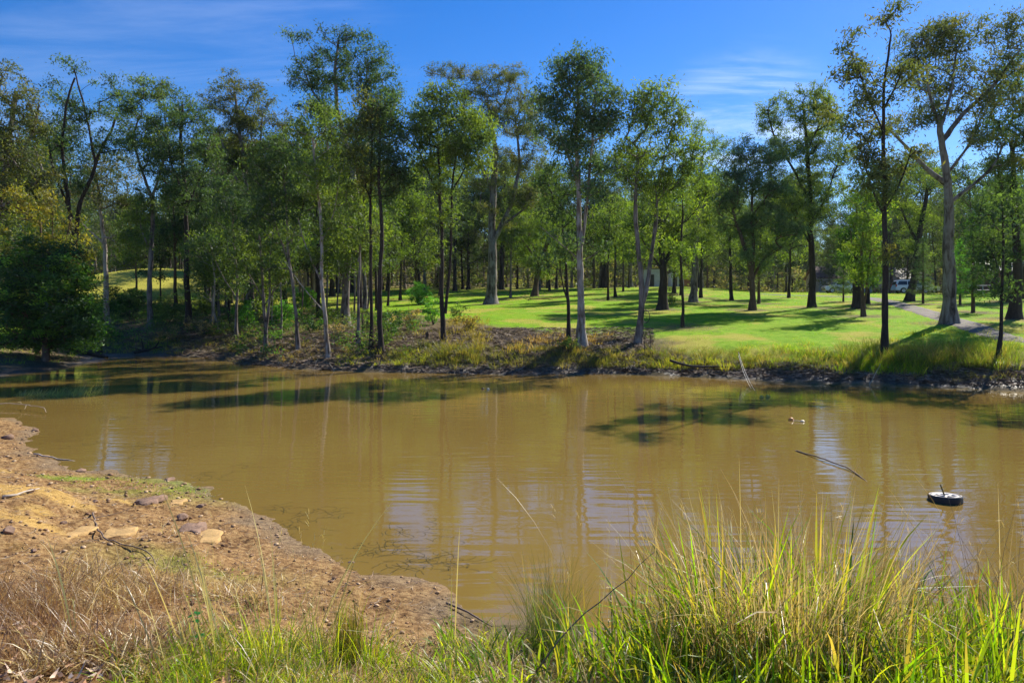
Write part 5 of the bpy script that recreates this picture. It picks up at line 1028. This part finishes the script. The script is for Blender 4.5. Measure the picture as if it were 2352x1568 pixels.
stick('fallen_branch', 'straight bleached stick lying along the shore notch at left', 'branch', [gp(78, 1046, .03), gp(130, 1056, .03), gp(192, 1066, .03)], .018, .01, B_STICKP)
stick('fallen_branch', 'pale dry stick flat on the dirt close to the left edge', 'branch', [gp(8, 1146, .02), gp(48, 1139, .02), gp(90, 1128, .03)], .016, .008, B_STICKP)
c0 = wat(0, 938); c1 = wat(106, 950)
stick('fallen_branch', 'forked dry branch reaching over the water at the far left shore', 'branch', [(c0[0]-1, c0[1]+.1, .12), (c0[0]+.4, c0[1]+.1, .14), (c1[0]-.3, c1[1]+.4, .12), (c1[0], c1[1], .03)], .014, .006, B_STICKP, branches=[(.5, (.1, -.3, .1), .006), (.6, (.3, -.5, -.05), .006)])
stick('fallen_branch', 'brown stick lying across the dead leaves on the near mud spit', 'branch', [gp(1022, 1390, .02), gp(1072, 1412, .03), gp(1130, 1445, .02)], .012, .006, B_STICK)
stick('fallen_branch', 'long dark dead stem slanting up through the lush grass, right of middle', 'branch', [(.16, 4.6, .55), (.42, 4.65, .86), (.66, 4.68, 1.02), (.97, 4.7, 1.31)], .006, .002, B_STICK)
a = wat(1826, 1034); b_ = wat(1955, 1080); c_ = wat(2010, 1118)
stick('sunken_pole', 'bent grey pole barely breaking the water, left of the floating wheel', 'pole', [(a[0], a[1], .0), ((a[0]*.6+b_[0]*.4), (a[1]*.6+b_[1]*.4), .035), (b_[0], b_[1], .03), (c_[0], c_[1], -.03)], 0.014, .010, B_STICK, wob=.01)
s0 = hit(230, 806); 
def stump(name, label, base, hpx, wpx, mat, seed, forks=()):
    b = hit(*base); h = hpx/F*b[1]; r = wpx/F*b[1]/2; gg = np.random.default_rng(seed); k = 12; V = []; rows_ = 7
    for i in range(rows_):
        t = i/(rows_-1); rr = r*(1.35-.45*min(1, t*2)); 
        for j in range(k):
            a = j/k*6.283; q = rr*(1+.16*math.sin(a*3+seed)+.08*gg.normal()); top = h*(.15*gg.normal()) if i == rows_-1 else 0
            V.append((math.cos(a)*q, math.sin(a)*q, -.1+t*(h+.1)+top))
    Fq = [(i*k+j, i*k+(j+1) % k, (i+1)*k+(j+1) % k, (i+1)*k+j) for i in range(rows_-1) for j in range(k)]; V.append((0, 0, h*.85)); Ft = [((rows_-1)*k+j, (rows_-1)*k+(j+1) % k, len(V)-1) for j in range(k)]
    o = np_mesh(name, np.array(V), [np.array(Fq), np.array(Ft)], mat, loc=b); tag(o, label, 'stump'); return o
stump('tree_stump', 'short black stump standing at the head of the inlet', (230, 812), 20, 11, B_STUMP, 3)
stump('tree_stump', 'small grey brown stump on the grassy bank left of the parallel stems', (982, 778), 16, 10, B_BROWN, 5)
d0 = hit(347, 812)
stick('dead_root', 'charred forked root sticking up at the inlet shore', 'root', [d0+[-.9, -.2, .05], d0+[-.2, 0, .16], d0+[.3, 0, .35], d0+[.5, 0, .75]], .10, .03, B_STUMP, branches=[(.35, (-.1, 0, .75), .06), (.6, (.7, .1, .15), .06), (.3, (-.7, -.2, .25), .05)])
e0 = hit(238, 822); stick('driftwood_log', 'dark log slanting down the left mud point into the water', 'log', [e0+[-1.9, .2, .55], e0+[-.8, 0, .32], e0+[.3, -.2, .02]], .20, .13, B_STUMP)
l0 = hit(1238, 690); stick('fallen_limb', 'dark crooked limb lying on the lawn right of the leaning reddish tree', 'limb', [l0+[-1.1, 0, .10], l0+[0, 0, .16], l0+[1.4, 0, .12]], .06, .03, B_STUMP, branches=[(.15, (-.9, .2, .45), .03), (.8, (.3, 0, -.1), .03)])
l1 = hit(1215, 690); stick('fallen_limb', 'short stick leaning upright beside the dark crooked limb', 'limb', [l1+[0, 0, .02], l1+[-.5, 0, .25], l1+[-.95, 0, .5]], .035, .015, B_STUMP)
for i, (vx, lb) in enumerate([(1480, 'left one of two thin dark stakes in the bank by the forked gum'), (1493, 'right one of two thin dark stakes in the bank by the forked gum')]):
    q = hit(vx, 818); stick('stake', lb, 'stake', [q+[0, 0, -.1], q+[.01, 0, .45], q+[.03, 0, .95]], .018, .014, B_STUMP, group='stakes by the forked gum', wob=.004)
l2 = hit(1660, 848); stick('driftwood_log', 'thin dark root lying along the muddy bank behind the leaning post', 'log', [l2+[-2.2, .2, .35], l2+[-1.4, .1, .12], l2+[.2, 0, .10], l2+[1.3, 0, .06]], .06, .02, B_STUMP)
# twigs poking out of the far waterline
for i, (vx, vy, dx, dz) in enumerate([(668, 846, .25, .45), (720, 850, .18, .55), (1180, 858, .5, .35), (1995, 884, .5, .8), (770, 851, -.3, .35)]):
    q = wat(vx, vy); stick('shore_twig', ['bleached twig poking up at the far waterline left of the crooked trunk', 'bleached twig pair like fork just right of the crooked trunk waterline', 'grey twig slanting from the far mud left of the pale silver gum', 'pale stick slanting out of the mud right of the speckled trunk', 'short twig leaning left at the far waterline'][i], 'twig', [(q[0], q[1], -.05), (q[0]+dx*.5, q[1], dz*.5), (q[0]+dx, q[1]+.1, dz)], .014, .006, B_STICKP)
# ------------------------------------------------------------------ things people left: wheel, floats, rope post, hoop, strap
def lathe(prof, k=48, axis='z'):
    """closed profile of (r, z) swept round z"""
    prof = np.array(prof); n = len(prof); a = np.linspace(0, 2*np.pi, k, endpoint=False)
    V = np.stack([prof[None, :, 0]*np.cos(a)[:, None], prof[None, :, 0]*np.sin(a)[:, None], np.broadcast_to(prof[None, :, 1], (k, n))], -1).reshape(-1, 3); i = np.arange(k)[:, None]; j = np.arange(n)[None, :]
    Q = np.stack(np.broadcast_arrays(i*n+j, ((i+1) % k)*n+j, ((i+1) % k)*n+(j+1) % n, i*n+(j+1) % n), -1).reshape(-1, 4); return V, Q
M_RUB = plain('black_rubber', (.020, .019, .020), .55, var=.3, scale=20, bump=.2); M_RUB2 = plain('tyre_wall', (.16, .145, .14), .6, var=.25, scale=10)
M_ALLOY = plain('alloy', (.62, .56, .50), .4, 0.0, var=.35, scale=9); M_MOSS = plain('slimy_stick', (.10, .085, .02), .6, var=.5, scale=14)
def floating_wheel():
    c = wat(2174, 1150); b = np.array([c[0], c[1]+.03, .035]); e = empty('floating_wheel', b); e.scale = (1, 1, .78); tag(e, 'car wheel lying flat on the water, dark tyre and pale five spoke rim', 'wheel')
    e.rotation_euler = (R(-4), R(-1), 0)
    R0 = .236*c[1]/10.6
    prof = [(R0*.985, -.075), (R0, -.05), (R0, .03), (R0*.985, .052), (R0*.95, .066), (R0*.88, .070), (R0*.80, .060), (R0*.775, .045), (R0*.775, -.08), (R0*.9, -.09)]
    V, Q = lathe(prof, 56); np_mesh('tyre', V, Q, M_RUB, e, smooth=True)
    V, Q = lathe([(R0*.955, .0675), (R0*.90, .0735), (R0*.82, .0660), (R0*.82, .062), (R0*.90, .067), (R0*.955, .063)], 56); np_mesh('sidewall', V, Q, M_RUB2, e, smooth=True)
    V, Q = lathe([(R0*.80, .062), (R0*.775, .066), (R0*.62, .048), (R0*.62, .036), (R0*.77, .045), (R0*.77, -.05), (R0*.80, -.05)], 56); np_mesh('rim', V, Q, M_ALLOY, e, smooth=True)
    V, Q = lathe([(.001, .062), (R0*.16, .060), (R0*.20, .05), (R0*.20, .01), (.001, .01)], 24); np_mesh('hub', V, Q, M_ALLOY, e, smooth=True)
    for k in range(5):
        a = k*2*math.pi/5+.5; r = np.array([R0*.16, R0*.4, R0*.68]); w = np.array([.075, .085, .135])*R0*1.7; zt = np.array([.058, .046, .050]); V = []
        for rr, ww, z in zip(r, w, zt):
            for s, dz in ((-1, 0), (-.7, .006), (.7, .006), (1, 0), (.8, -.02), (-.8, -.02)): V.append((rr*math.cos(a)-s*ww*.5*math.sin(a), rr*math.sin(a)+s*ww*.5*math.cos(a), z+dz))
        Q = [(i*6+j, i*6+(j+1) % 6, (i+1)*6+(j+1) % 6, (i+1)*6+j) for i in range(2) for j in range(6)]; np_mesh('spoke', np.array(V), np.array(Q), M_ALLOY, e, smooth=False)
    V, Q = lathe([(.002, -.045), (R0*.74, -.045), (R0*.74, -.055), (.002, -.055)], 32); np_mesh('wheel_well', V, Q, M_RUB, e)
    o = stick('mossy_stick', 'slimy short stick stuck upright through the hub of the floating wheel', 'stick', [b+[.01, 0, -.12], b+[-.02, 0, .09], b+[-.075, 0, .205]], .014, .010, M_MOSS, wob=.008)
floating_wheel()
M_YEL = plain('yellow_float', (.62, .42, .06), .45, var=.12, scale=4); M_ORG = plain('orange_float', (.62, .27, .06), .45, var=.12, scale=4); M_WHT = plain('white_float', (.72, .62, .42), .45, var=.12, scale=4); M_ROPE = plain('pale_rope', (.60, .56, .48), .8, var=.3, scale=40); M_DKF = plain('brown_float', (.14, .09, .05), .6, var=.3, scale=9)
def float_ball(label, vx, vy, dpx, mat, group, sq=.85):
    x, y = wat(vx, vy); r = dpx/F*y/2; e = empty('float', (x, y, r*.25)); tag(e, label, 'float', group)
    n = 14; prof = [(max(.0005, r*math.sin(math.pi*i/n)), -r*sq*math.cos(math.pi*i/n)) for i in range(n+1)]; V, Q = lathe(prof, 24); np_mesh('ball', V, Q, mat, e, smooth=True)
    V, Q = lathe([(r*1.0, -.006), (r*1.035, 0), (r*1.0, .006)], 24); np_mesh('seam', V, Q, mat, e, smooth=True)
    V = []; Fc = []; tube(np.array([[r*.9, 0, 0], [r*1.3, 0, .012], [r*1.35, 0, -.02]]), [.007, .006, .006], 6, V, Fc, 0); np_mesh('eye', np.vstack(V), np.vstack(Fc), M_DKF, e, smooth=True)
float_ball('left one of the two yellow floats bobbing below the rope', 1749, 912, 9, M_YEL, 'yellow floats below the rope'); float_ball('right one of the two yellow floats bobbing below the rope', 1763, 911, 9, M_YEL, 'yellow floats below the rope')
float_ball('larger orange float of the nearer pair on the water', 1817, 965, 12, M_ORG, 'nearer pair of floats', .95); float_ball('half sunk white and orange float, right of the larger orange one', 1843, 968, 10, M_WHT, 'nearer pair of floats', .6)
float_ball('small dark brown float far out, left of its pale mate', 1109, 893, 7, M_DKF, 'small floats far out on the water'); float_ball('small pale float far out beside the dark brown one', 1121, 894, 6.5, M_WHT, 'small floats far out on the water')
q0 = wat(1821, 968); q1 = wat(1841, 969); stick('float_line', 'short knotted cord linking the orange float to the white one', 'cord', [(q0[0], q0[1], .03), (q0[0]*.5+q1[0]*.5, q0[1], .03), (q1[0], q1[1], .02)], .008, .007, M_ROPE, wob=.004)
# leaning post with two ropes down into the water
pb = hit(1697+6, 852); pt = W(1696, 806, pb[1]+.1)
stick('leaning_post', 'thin grey post leaning at the bank, ropes tied to its tip', 'post', [pb+[.05, 0, -.1], (pb+pt)/2, pt], .022, .016, B_STICK, wob=.01)
for i, (ex, ey) in enumerate([(1735, 897), (1727, 893)]):
    q = wat(ex, ey); P0 = pt-[0, 0, .05+.12*i]; P1 = np.array([q[0], q[1], -.02]); mid_ = (P0+P1)/2-[0, 0, .22]
    stick('mooring_rope', ['knotted pale rope running from the post tip to the water, right hand one', 'slacker grey rope from the post into the water, left hand one'][i], 'rope', [P0, P0*.6+P1*.4-[0, 0, .16], P0*.25+P1*.75-[0, 0, .12], P1], .008, .008, M_ROPE, k=6, wob=.012 if i == 0 else .004)
hq = wat(2178, 886); hb = np.array([hq[0], hq[1]+.05, .03]); V, Q = lathe([(.27+.035*math.cos(t), .035*math.sin(t)) for t in np.linspace(0, 6.283, 9)[:-1]], 40)
o = np_mesh('hoop', V, Q, plain('pale_hoop', (.55, .52, .48), .6), smooth=True, loc=hb); o.rotation_euler = (R(3), 0, 0); tag(o, 'pale old tyre like hoop lying at the right far waterline', 'hoop')
# strap hanging on the forked gum
sb = hit(1463, 787); sp = W(1479, 712, sb[1]-.25); M_STR = plain('black_strap', (.02, .022, .02), .7)
V = []; Fc = []; off = 0; lp = [sp+np.array([.18*math.sin(t)+.10, -.02*math.cos(t), -.30+.30*math.cos(t)]) for t in np.linspace(0, 6.283, 24)]
off = tube(np.array(lp), np.full(24, .018), 6, V, Fc, off); off = tube(resample(np.array([sp, sp+[-.05, 0, -.7], sp+[-.03, 0, -1.15]]), .1), np.full(len(resample(np.array([sp, sp+[-.05, 0, -.7], sp+[-.03, 0, -1.15]]), .1)), .018), 6, V, Fc, off)
lp = [sp+np.array([.06*math.sin(t), 0, -1.23+.10*math.cos(t)]) for t in np.linspace(0, 6.283, 14)]; off = tube(np.array(lp), np.full(14, .016), 6, V, Fc, off)
o = np_mesh('rope_strap', np.vstack(V)-sp, np.vstack(Fc), M_STR, smooth=True, loc=sp); tag(o, 'black strap loops hanging down the trunk of the forked gum', 'strap')

# ------------------------------------------------------------------ vehicles
M_CAR = plain('white_paint', (.72, .73, .75), .25, var=.03, scale=2); M_GLASS = plain('tinted_glass', (.02, .03, .045), .06, var=.1, scale=1); M_TRIM = plain('dark_trim', (.03, .03, .032), .5); M_LAMP = plain('lamp_glass', (.75, .78, .80), .1, var=.05); M_RED = plain('tail_lamp', (.45, .02, .02), .2, var=.1); M_RIMC = plain('wheel_alloy', (.45, .46, .48), .3, .6, var=.05)
def prism(prof, w0, w1, z_belt, z_top):
    """side outline (x, z) made solid; half width shrinks from w0 at the belt line to w1 at the roof"""
    bm = bmesh.new(); L = []; Rr = []
    for x, z in prof:
        t = min(1, max(0, (z-z_belt)/(z_top-z_belt))); w = w0+(w1-w0)*t; L.append(bm.verts.new((x, w, z))); Rr.append(bm.verts.new((x, -w, z)))
    bm.faces.new(L); bm.faces.new(Rr[::-1]); n = len(prof)
    for i in range(n): bm.faces.new((L[i], Rr[i], Rr[(i+1) % n], L[(i+1) % n]))
    bmesh.ops.recalc_face_normals(bm, faces=bm.faces); return bm
def bm_obj(name, bm, mat, parent, bevel=0.0):
    me = bpy.data.meshes.new(name); bm.to_mesh(me); bm.free(); me.materials.append(mat); o = link(bpy.data.objects.new(name, me)); o.parent = parent
    if bevel: md = o.modifiers.new('bevel', 'BEVEL'); md.width = bevel; md.segments = 3; md.limit_method = 'ANGLE'; md.angle_limit = R(25)
    return o
def arch(cx, r, n=9): return [(cx+r*math.cos(a), .36+r*math.sin(a)) for a in np.linspace(math.pi, 0, n)]
def vehicle(name, label, b, heading, kind):
    e = empty(name, b, heading); tag(e, label, 'car' if kind == 'wagon' else 'ute')
    fw, rw = 1.42, -1.42; r = .43
    low = [(-2.35, .42)]+arch(rw, r)+arch(fw, r)+[(2.30, .42), (2.40, .60), (2.38, .88), (2.22, 1.00), (1.25, 1.12)]
    if kind == 'wagon': low += [(-2.36, 1.12), (-2.42, .75)]
    else: low += [(-.75, 1.12), (-.80, 1.14), (-2.42, 1.14), (-2.46, .75)]
    bm_obj('body', prism(low, .92, .90, .9, 1.2), M_CAR, e, .05)
    if kind == 'wagon': cab = [(1.22, 1.10), (.55, 1.72), (.25, 1.80), (-2.0, 1.80), (-2.20, 1.70), (-2.36, 1.10)]
    else: cab = [(1.22, 1.10), (.55, 1.68), (.25, 1.76), (-.55, 1.75), (-.85, 1.60), (-1.0, 1.12)]
    bm_obj('cabin', prism(cab, .86, .70, 1.1, 1.8), M_CAR, e, .04)
    def pane(nm, poly, side, mat=M_GLASS, k=1.012):
        bm = bmesh.new(); vs_ = []
        for x, z in poly:
            t = (z-1.1)/.7; w = (.86+(.70-.86)*t)*k+.004; vs_.append(bm.verts.new((x, side*w, z)))
        f = bm.faces.new(vs_ if side > 0 else vs_[::-1]); g_ = bmesh.ops.extrude_face_region(bm, geom=[f]); 
        for v in g_['geom']:
            if isinstance(v, bmesh.types.BMVert): v.co.y -= side*.012
        bmesh.ops.recalc_face_normals(bm, faces=bm.faces); bm_obj(nm, bm, mat, e)
    for s in (1, -1):
        pane('side_window', [(1.02, 1.17), (.52, 1.64), (.26, 1.68), (.22, 1.17)], s)
        if kind == 'wagon': pane('side_window', [(.15, 1.17), (.18, 1.70), (-.82, 1.70), (-.86, 1.17)], s); pane('side_window', [(-.93, 1.17), (-.90, 1.70), (-1.95, 1.69), (-2.18, 1.22), (-2.1, 1.17)], s)
        else: pane('side_window', [(.15, 1.17), (.18, 1.66), (-.52, 1.66), (-.80, 1.52), (-.88, 1.17)], s)
        bm = bmesh.new(); bmesh.ops.create_cube(bm, size=1, matrix=Matrix.Translation((.98, s*1.02, 1.24)) @ Matrix.Diagonal((.14, .22, .16, 1))); bm_obj('mirror', bm, M_CAR, e, .03)
        bm = bmesh.new(); bmesh.ops.create_cube(bm, size=1, matrix=Matrix.Translation((2.24, s*.70, .90)) @ Matrix.Diagonal((.26, .34, .16, 1))); bm_obj('headlight', bm, M_LAMP, e, .03)
        bm = bmesh.new(); bmesh.ops.create_cube(bm, size=1, matrix=Matrix.Translation((-2.33, s*.80, 1.05)) @ Matrix.Diagonal((.16, .22, .42, 1))); bm_obj('tail_light', bm, M_RED, e, .03)
        bm = bmesh.new(); bmesh.ops.create_cube(bm, size=1, matrix=Matrix.Translation((0, s*.93, .44)) @ Matrix.Diagonal((1.9, .12, .07, 1))); bm_obj('side_step', bm, M_TRIM, e, .02)
        if kind == 'wagon': bm = bmesh.new(); bmesh.ops.create_cube(bm, size=1, matrix=Matrix.Translation((-.8, s*.58, 1.86)) @ Matrix.Diagonal((2.2, .05, .05, 1))); bm_obj('roof_rail', bm, M_RIMC, e, .015)
        for cx in (fw, rw):
            V, Q = lathe([(.24, -.11), (.34, -.12), (.375, -.09), (.385, 0), (.375, .09), (.34, .12), (.24, .11)], 28); V = V[:, [0, 2, 1]]+np.array([cx, s*.82, .385]); w = np_mesh('tyre', V, Q, M_RUB, e, smooth=True)
            V, Q = lathe([(.001, .09), (.08, .10), (.09, .085), (.22, .085), (.25, .11), (.25, -.1), (.001, -.1)], 28); V = V*np.array([1, 1, s]); V = V[:, [0, 2, 1]]+np.array([cx, s*.82, .385]); np_mesh('rim', V, Q, M_RIMC, e)
    bm = bmesh.new(); vs_ = [bm.verts.new(p) for p in [(1.235, .78, 1.13), (.60, .66, 1.70), (.60, -.66, 1.70), (1.235, -.78, 1.13)]]; bm.faces.new(vs_); bmesh.ops.translate(bm, vec=(.03, 0, .02), verts=bm.verts); bm_obj('windscreen', bm, M_GLASS, e)
    if kind == 'wagon': bm = bmesh.new(); vs_ = [bm.verts.new(p) for p in [(-2.36, .74, 1.2), (-2.22, .62, 1.66), (-2.22, -.62, 1.66), (-2.36, -.74, 1.2)]]; bm.faces.new(vs_); bmesh.ops.translate(bm, vec=(-.03, 0, 0), verts=bm.verts); bm_obj('rear_window', bm, M_GLASS, e)
    for x in (2.38, -2.40): bm = bmesh.new(); bmesh.ops.create_cube(bm, size=1, matrix=Matrix.Translation((x, 0, .55)) @ Matrix.Diagonal((.16, 1.7, .22, 1))); bm_obj('bumper', bm, M_CAR if kind == 'wagon' else M_TRIM, e, .04)
    bm = bmesh.new(); bmesh.ops.create_cube(bm, size=1, matrix=Matrix.Translation((2.37, 0, .84)) @ Matrix.Diagonal((.10, .9, .2, 1))); bm_obj('grille', bm, M_TRIM, e, .02)
    if kind == 'tray':
        bm = bmesh.new(); bmesh.ops.create_cube(bm, size=1, matrix=Matrix.Translation((-1.72, 0, 1.16)) @ Matrix.Diagonal((1.36, 1.5, .06, 1))); bm_obj('tray_cover', bm, M_TRIM, e, .02)
    if kind == 'wagon': stickm = bmesh.new(); bmesh.ops.create_cube(stickm, size=1, matrix=Matrix.Translation((1.15, -.84, 1.62)) @ Matrix.Diagonal((.09, .09, .62, 1))); bm_obj('snorkel', stickm, M_TRIM, e, .02)
    return e
def ground_at(vx, Y, dz=0): x = (vx-CX)/F*Y; return (x, Y, tz(x, Y)+dz)
def at_row(vx, vy, Y): return ground_at(vx, Y)
vb = ground_at(1922, 97); vehicle('utility_truck', 'white ute facing left on the lawn behind the young pine', (vb[0]+.6, vb[1], vb[2]), R(172), 'tray')
vb = ground_at(2068, 95); vehicle('four_wheel_drive', 'white four wheel drive wagon parked by the driveway, rear towards the left', (vb[0]+1.6, vb[1], vb[2]), R(-8), 'wagon')
vb = ground_at(2150, 97); vehicle('utility_truck', 'white ute mostly hidden by young pines, right of the wagon', (vb[0]+1.5, vb[1]+6, tz(vb[0]+1.5, vb[1]+6)), R(5), 'tray')

# ------------------------------------------------------------------ buildings at the back
M_SHED = plain('pale_blue_sheet', (.50, .56, .62), .5, var=.12, scale=1.5); M_WALL = plain('white_wall', (.45, .45, .46), .8, var=.08, scale=1); M_TILE = plain('brown_tile', (.16, .085, .065), .8, var=.25, scale=2, bump=.4); M_BRICK = plain('red_brick', (.24, .11, .07), .85, var=.3, scale=6, bump=.3); M_TIN = plain('grey_tin', (.13, .13, .135), .6, var=.2, scale=2)
def building(name, label, cat, b, rz, w, d, h, rh, wall, roof, openings, over=.4, skillion=False):
    e = empty(name, b, rz); tag(e, label, cat)
    bm = bmesh.new(); z0 = -.6
    if skillion: prof = [(-d/2, z0), (d/2, z0), (d/2, h), (-d/2, h+rh)]
    else: prof = [(-d/2, z0), (d/2, z0), (d/2, h), (0, h+rh), (-d/2, h)]
    A = [bm.verts.new((-w/2, y, z)) for y, z in prof]; B = [bm.verts.new((w/2, y, z)) for y, z in prof]; bm.faces.new(A); bm.faces.new(B[::-1]); n = len(prof)
    for i in range(n): bm.faces.new((A[i], B[i], B[(i+1) % n], A[(i+1) % n]))
    bmesh.ops.recalc_face_normals(bm, faces=bm.faces); bm_obj('wall', bm, wall, e)
    bm = bmesh.new(); t = .12; ww = w/2+over
    def slab(p, q):
        vs_ = [bm.verts.new(v) for v in [(-ww, p[0], p[1]), (ww, p[0], p[1]), (ww, q[0], q[1]), (-ww, q[0], q[1])]]; vt = [bm.verts.new((v.co.x, v.co.y, v.co.z+t)) for v in vs_]
        bm.faces.new(vs_[::-1]); bm.faces.new(vt)
        for i in range(4): bm.faces.new((vs_[i], vs_[(i+1) % 4], vt[(i+1) % 4], vt[i]))
    if skillion: slab((-d/2-over, h+rh+.02+over*rh/d), (d/2+over, h+.02-over*rh/d))
    else: sl = rh/(d/2); slab((-d/2-over, h-over*sl+.02), (0, h+rh+.02)); slab((0, h+rh+.021), (d/2+over, h-over*sl+.021))
    bm_obj('roof', bm, roof, e)
    for nm, x, z, ow, oh in openings:
        y = -d/2-.03; bm = bmesh.new(); bmesh.ops.create_cube(bm, size=1, matrix=Matrix.Translation((x, y, z)) @ Matrix.Diagonal((ow, .05, oh, 1))); f = bm_obj(nm, bm, M_GLASS if nm == 'window' else M_TRIM, e)
        for (dx, dz, sx2, sz2) in ((0, oh/2+.04, ow+.16, .08), (0, -oh/2-.04, ow+.16, .08), (-ow/2-.04, 0, .08, oh), (ow/2+.04, 0, .08, oh)):
            bm = bmesh.new(); bmesh.ops.create_cube(bm, size=1, matrix=Matrix.Translation((x+dx, y-.01, z+dz)) @ Matrix.Diagonal((sx2, .09, sz2, 1))); fr = bm_obj('frame', bm, M_WALL, f)
    return e
building('garden_shed', 'pale blue sheet metal shed behind the forked gum at the lawn end', 'shed', ground_at(1503, 112), R(-12), 3.4, 3, 2.3, .5, M_SHED, M_TIN, [('door', -.5, 1.0, .9, 1.9)], .12, True)
building('garden_shed', 'narrow bluish white shed just right of the rough barked gum', 'shed', ground_at(1547, 114), R(4), 1.3, 1.6, 2.1, .2, M_SHED, M_TIN, [('door', 0, .95, .7, 1.8)], .1, True)
building('farm_shelter', 'small timber and brick coloured shelter with white roof edge right of the sheds', 'shelter', ground_at(1563, 116), 0, 2.6, 2.2, 1.6, .25, M_BRICK, M_WALL, [('door', -.2, .7, .8, 1.3)], .25, True)
building('house', 'low white walled house with brown tiled roof behind the white ute', 'house', ground_at(1925, 124), R(-6), 9, 7, 2.7, 2.0, M_WALL, M_TILE, [('window', -2.6, 1.6, 1.2, 1.0), ('door', 0, 1.0, .95, 2.0), ('window', 2.4, 1.6, 1.6, 1.0)])
building('house', 'grey roofed outbuilding peeping above the white wagon', 'house', ground_at(2072, 126), R(14), 7, 6, 2.6, 1.9, M_WALL, M_TIN, [('window', -1.5, 1.5, 1.2, 1.0), ('window', 1.5, 1.5, 1.2, 1.0)])
building('house', 'red brick house behind the white rail fence at the right edge', 'house', ground_at(2318, 98), R(8), 12, 7, 3.0, 1.8, M_BRICK, M_TIN, [('window', -3.6, 1.6, 1.6, 1.2), ('door', -1.2, 1.05, .95, 2.1), ('window', 1.6, 1.6, 1.6, 1.2), ('window', 4.4, 1.6, 1.2, 1.2)])
def cage(b):
    e = empty('pallet_crate', b); tag(e, 'whitish crate like panel at the lawn end left of the blue shed', 'crate')
    def box(nm, c, s, m):
        bm = bmesh.new(); bmesh.ops.create_cube(bm, size=1, matrix=Matrix.Translation(c) @ Matrix.Diagonal((*s, 1))); bm_obj(nm, bm, m, e, .02)
    box('panel', (0, 0, .62), (1.05, .9, .95), M_WALL); box('base', (0, 0, .08), (1.15, 1.0, .14), M_TRIM); box('lid', (0, 0, 1.14), (1.12, .97, .07), M_TIN)
    for k in (-.3, 0, .3): box('rib', (k, -.47, .62), (.05, .04, .95), M_TIN)
cage(ground_at(1446, 109))
def rail_fence():
    x0, x1 = 2225, 2420; Y = 88; e = empty('rail_fence', ground_at(x0, Y)); b = np.array(e.location); tag(e, 'low white rail fence in front of the brick house, right edge', 'fence'); n = 7
    P = np.array([ground_at(x0+(x1-x0)*i/(n-1), Y) for i in range(n)])
    for i in range(n):
        bm = bmesh.new(); c = P[i]-b; bmesh.ops.create_cube(bm, size=1, matrix=Matrix.Translation((c[0], c[1], c[2]+.5)) @ Matrix.Diagonal((.1, .1, 1.4, 1))); bm_obj('post', bm, M_WALL, e)
    for hh in (1.14, .55):
        V = []; Fc = []; tube(P-b+[0, -.09, hh], np.full(n, .055), 6, V, Fc, 0); np_mesh('rail', np.vstack(V), np.vstack(Fc), M_WALL if hh > 1 else M_TIN, e)
rail_fence()

# ------------------------------------------------------------------ fallen leaves and bare soil gather round the feet of the trees on the lawn
zt = zone.copy(); nC_ = fbm(gx*2.1, gy*2.1, 101, 3)
for ob in scene.objects:
    if ob.type == 'EMPTY' and ob.get('category') in ('tree', 'young pine') and not ob.name.startswith('forest'):
        bx, by = ob.location.x, ob.location.y
        k = (np.abs(gx-bx) < 4) & (np.abs(gy-by) < 4)
        if not k.any(): continue
        r_ = np.hypot((gx[k]-bx)/1.15, gy[k]-by)+(nC_[k]-.5)*2.2; m_ = sstep(2.6, .4, r_)
        zt[k, 0] *= 1-.9*m_; zt[k, 1] = np.maximum(zt[k, 1], m_)
ground.data.attributes['zone'].data.foreach_set('color', zt.ravel())

# ------------------------------------------------------------------ thin air haze between here and the far wood
bm = bmesh.new(); bmesh.ops.create_cube(bm, size=1.0, matrix=Matrix.Translation((0, 330, 34)) @ Matrix.Diagonal((1600, 800, 72, 1)))
me = bpy.data.meshes.new('haze'); bm.to_mesh(me); bm.free(); hz = link(bpy.data.objects.new('haze', me)); tag(hz, kind='stuff')
m = bpy.data.materials.new('haze_air'); m.use_nodes = True; m.node_tree.nodes.clear(); o_ = m.node_tree.nodes.new('ShaderNodeOutputMaterial'); v_ = m.node_tree.nodes.new('ShaderNodeVolumePrincipled')
v_.inputs['Color'].default_value = (.75, .86, 1, 1); v_.inputs['Density'].default_value = 0.00010; v_.inputs['Anisotropy'].default_value = 0.3
m.node_tree.links.new(v_.outputs[0], o_.inputs['Volume']); me.materials.append(m)
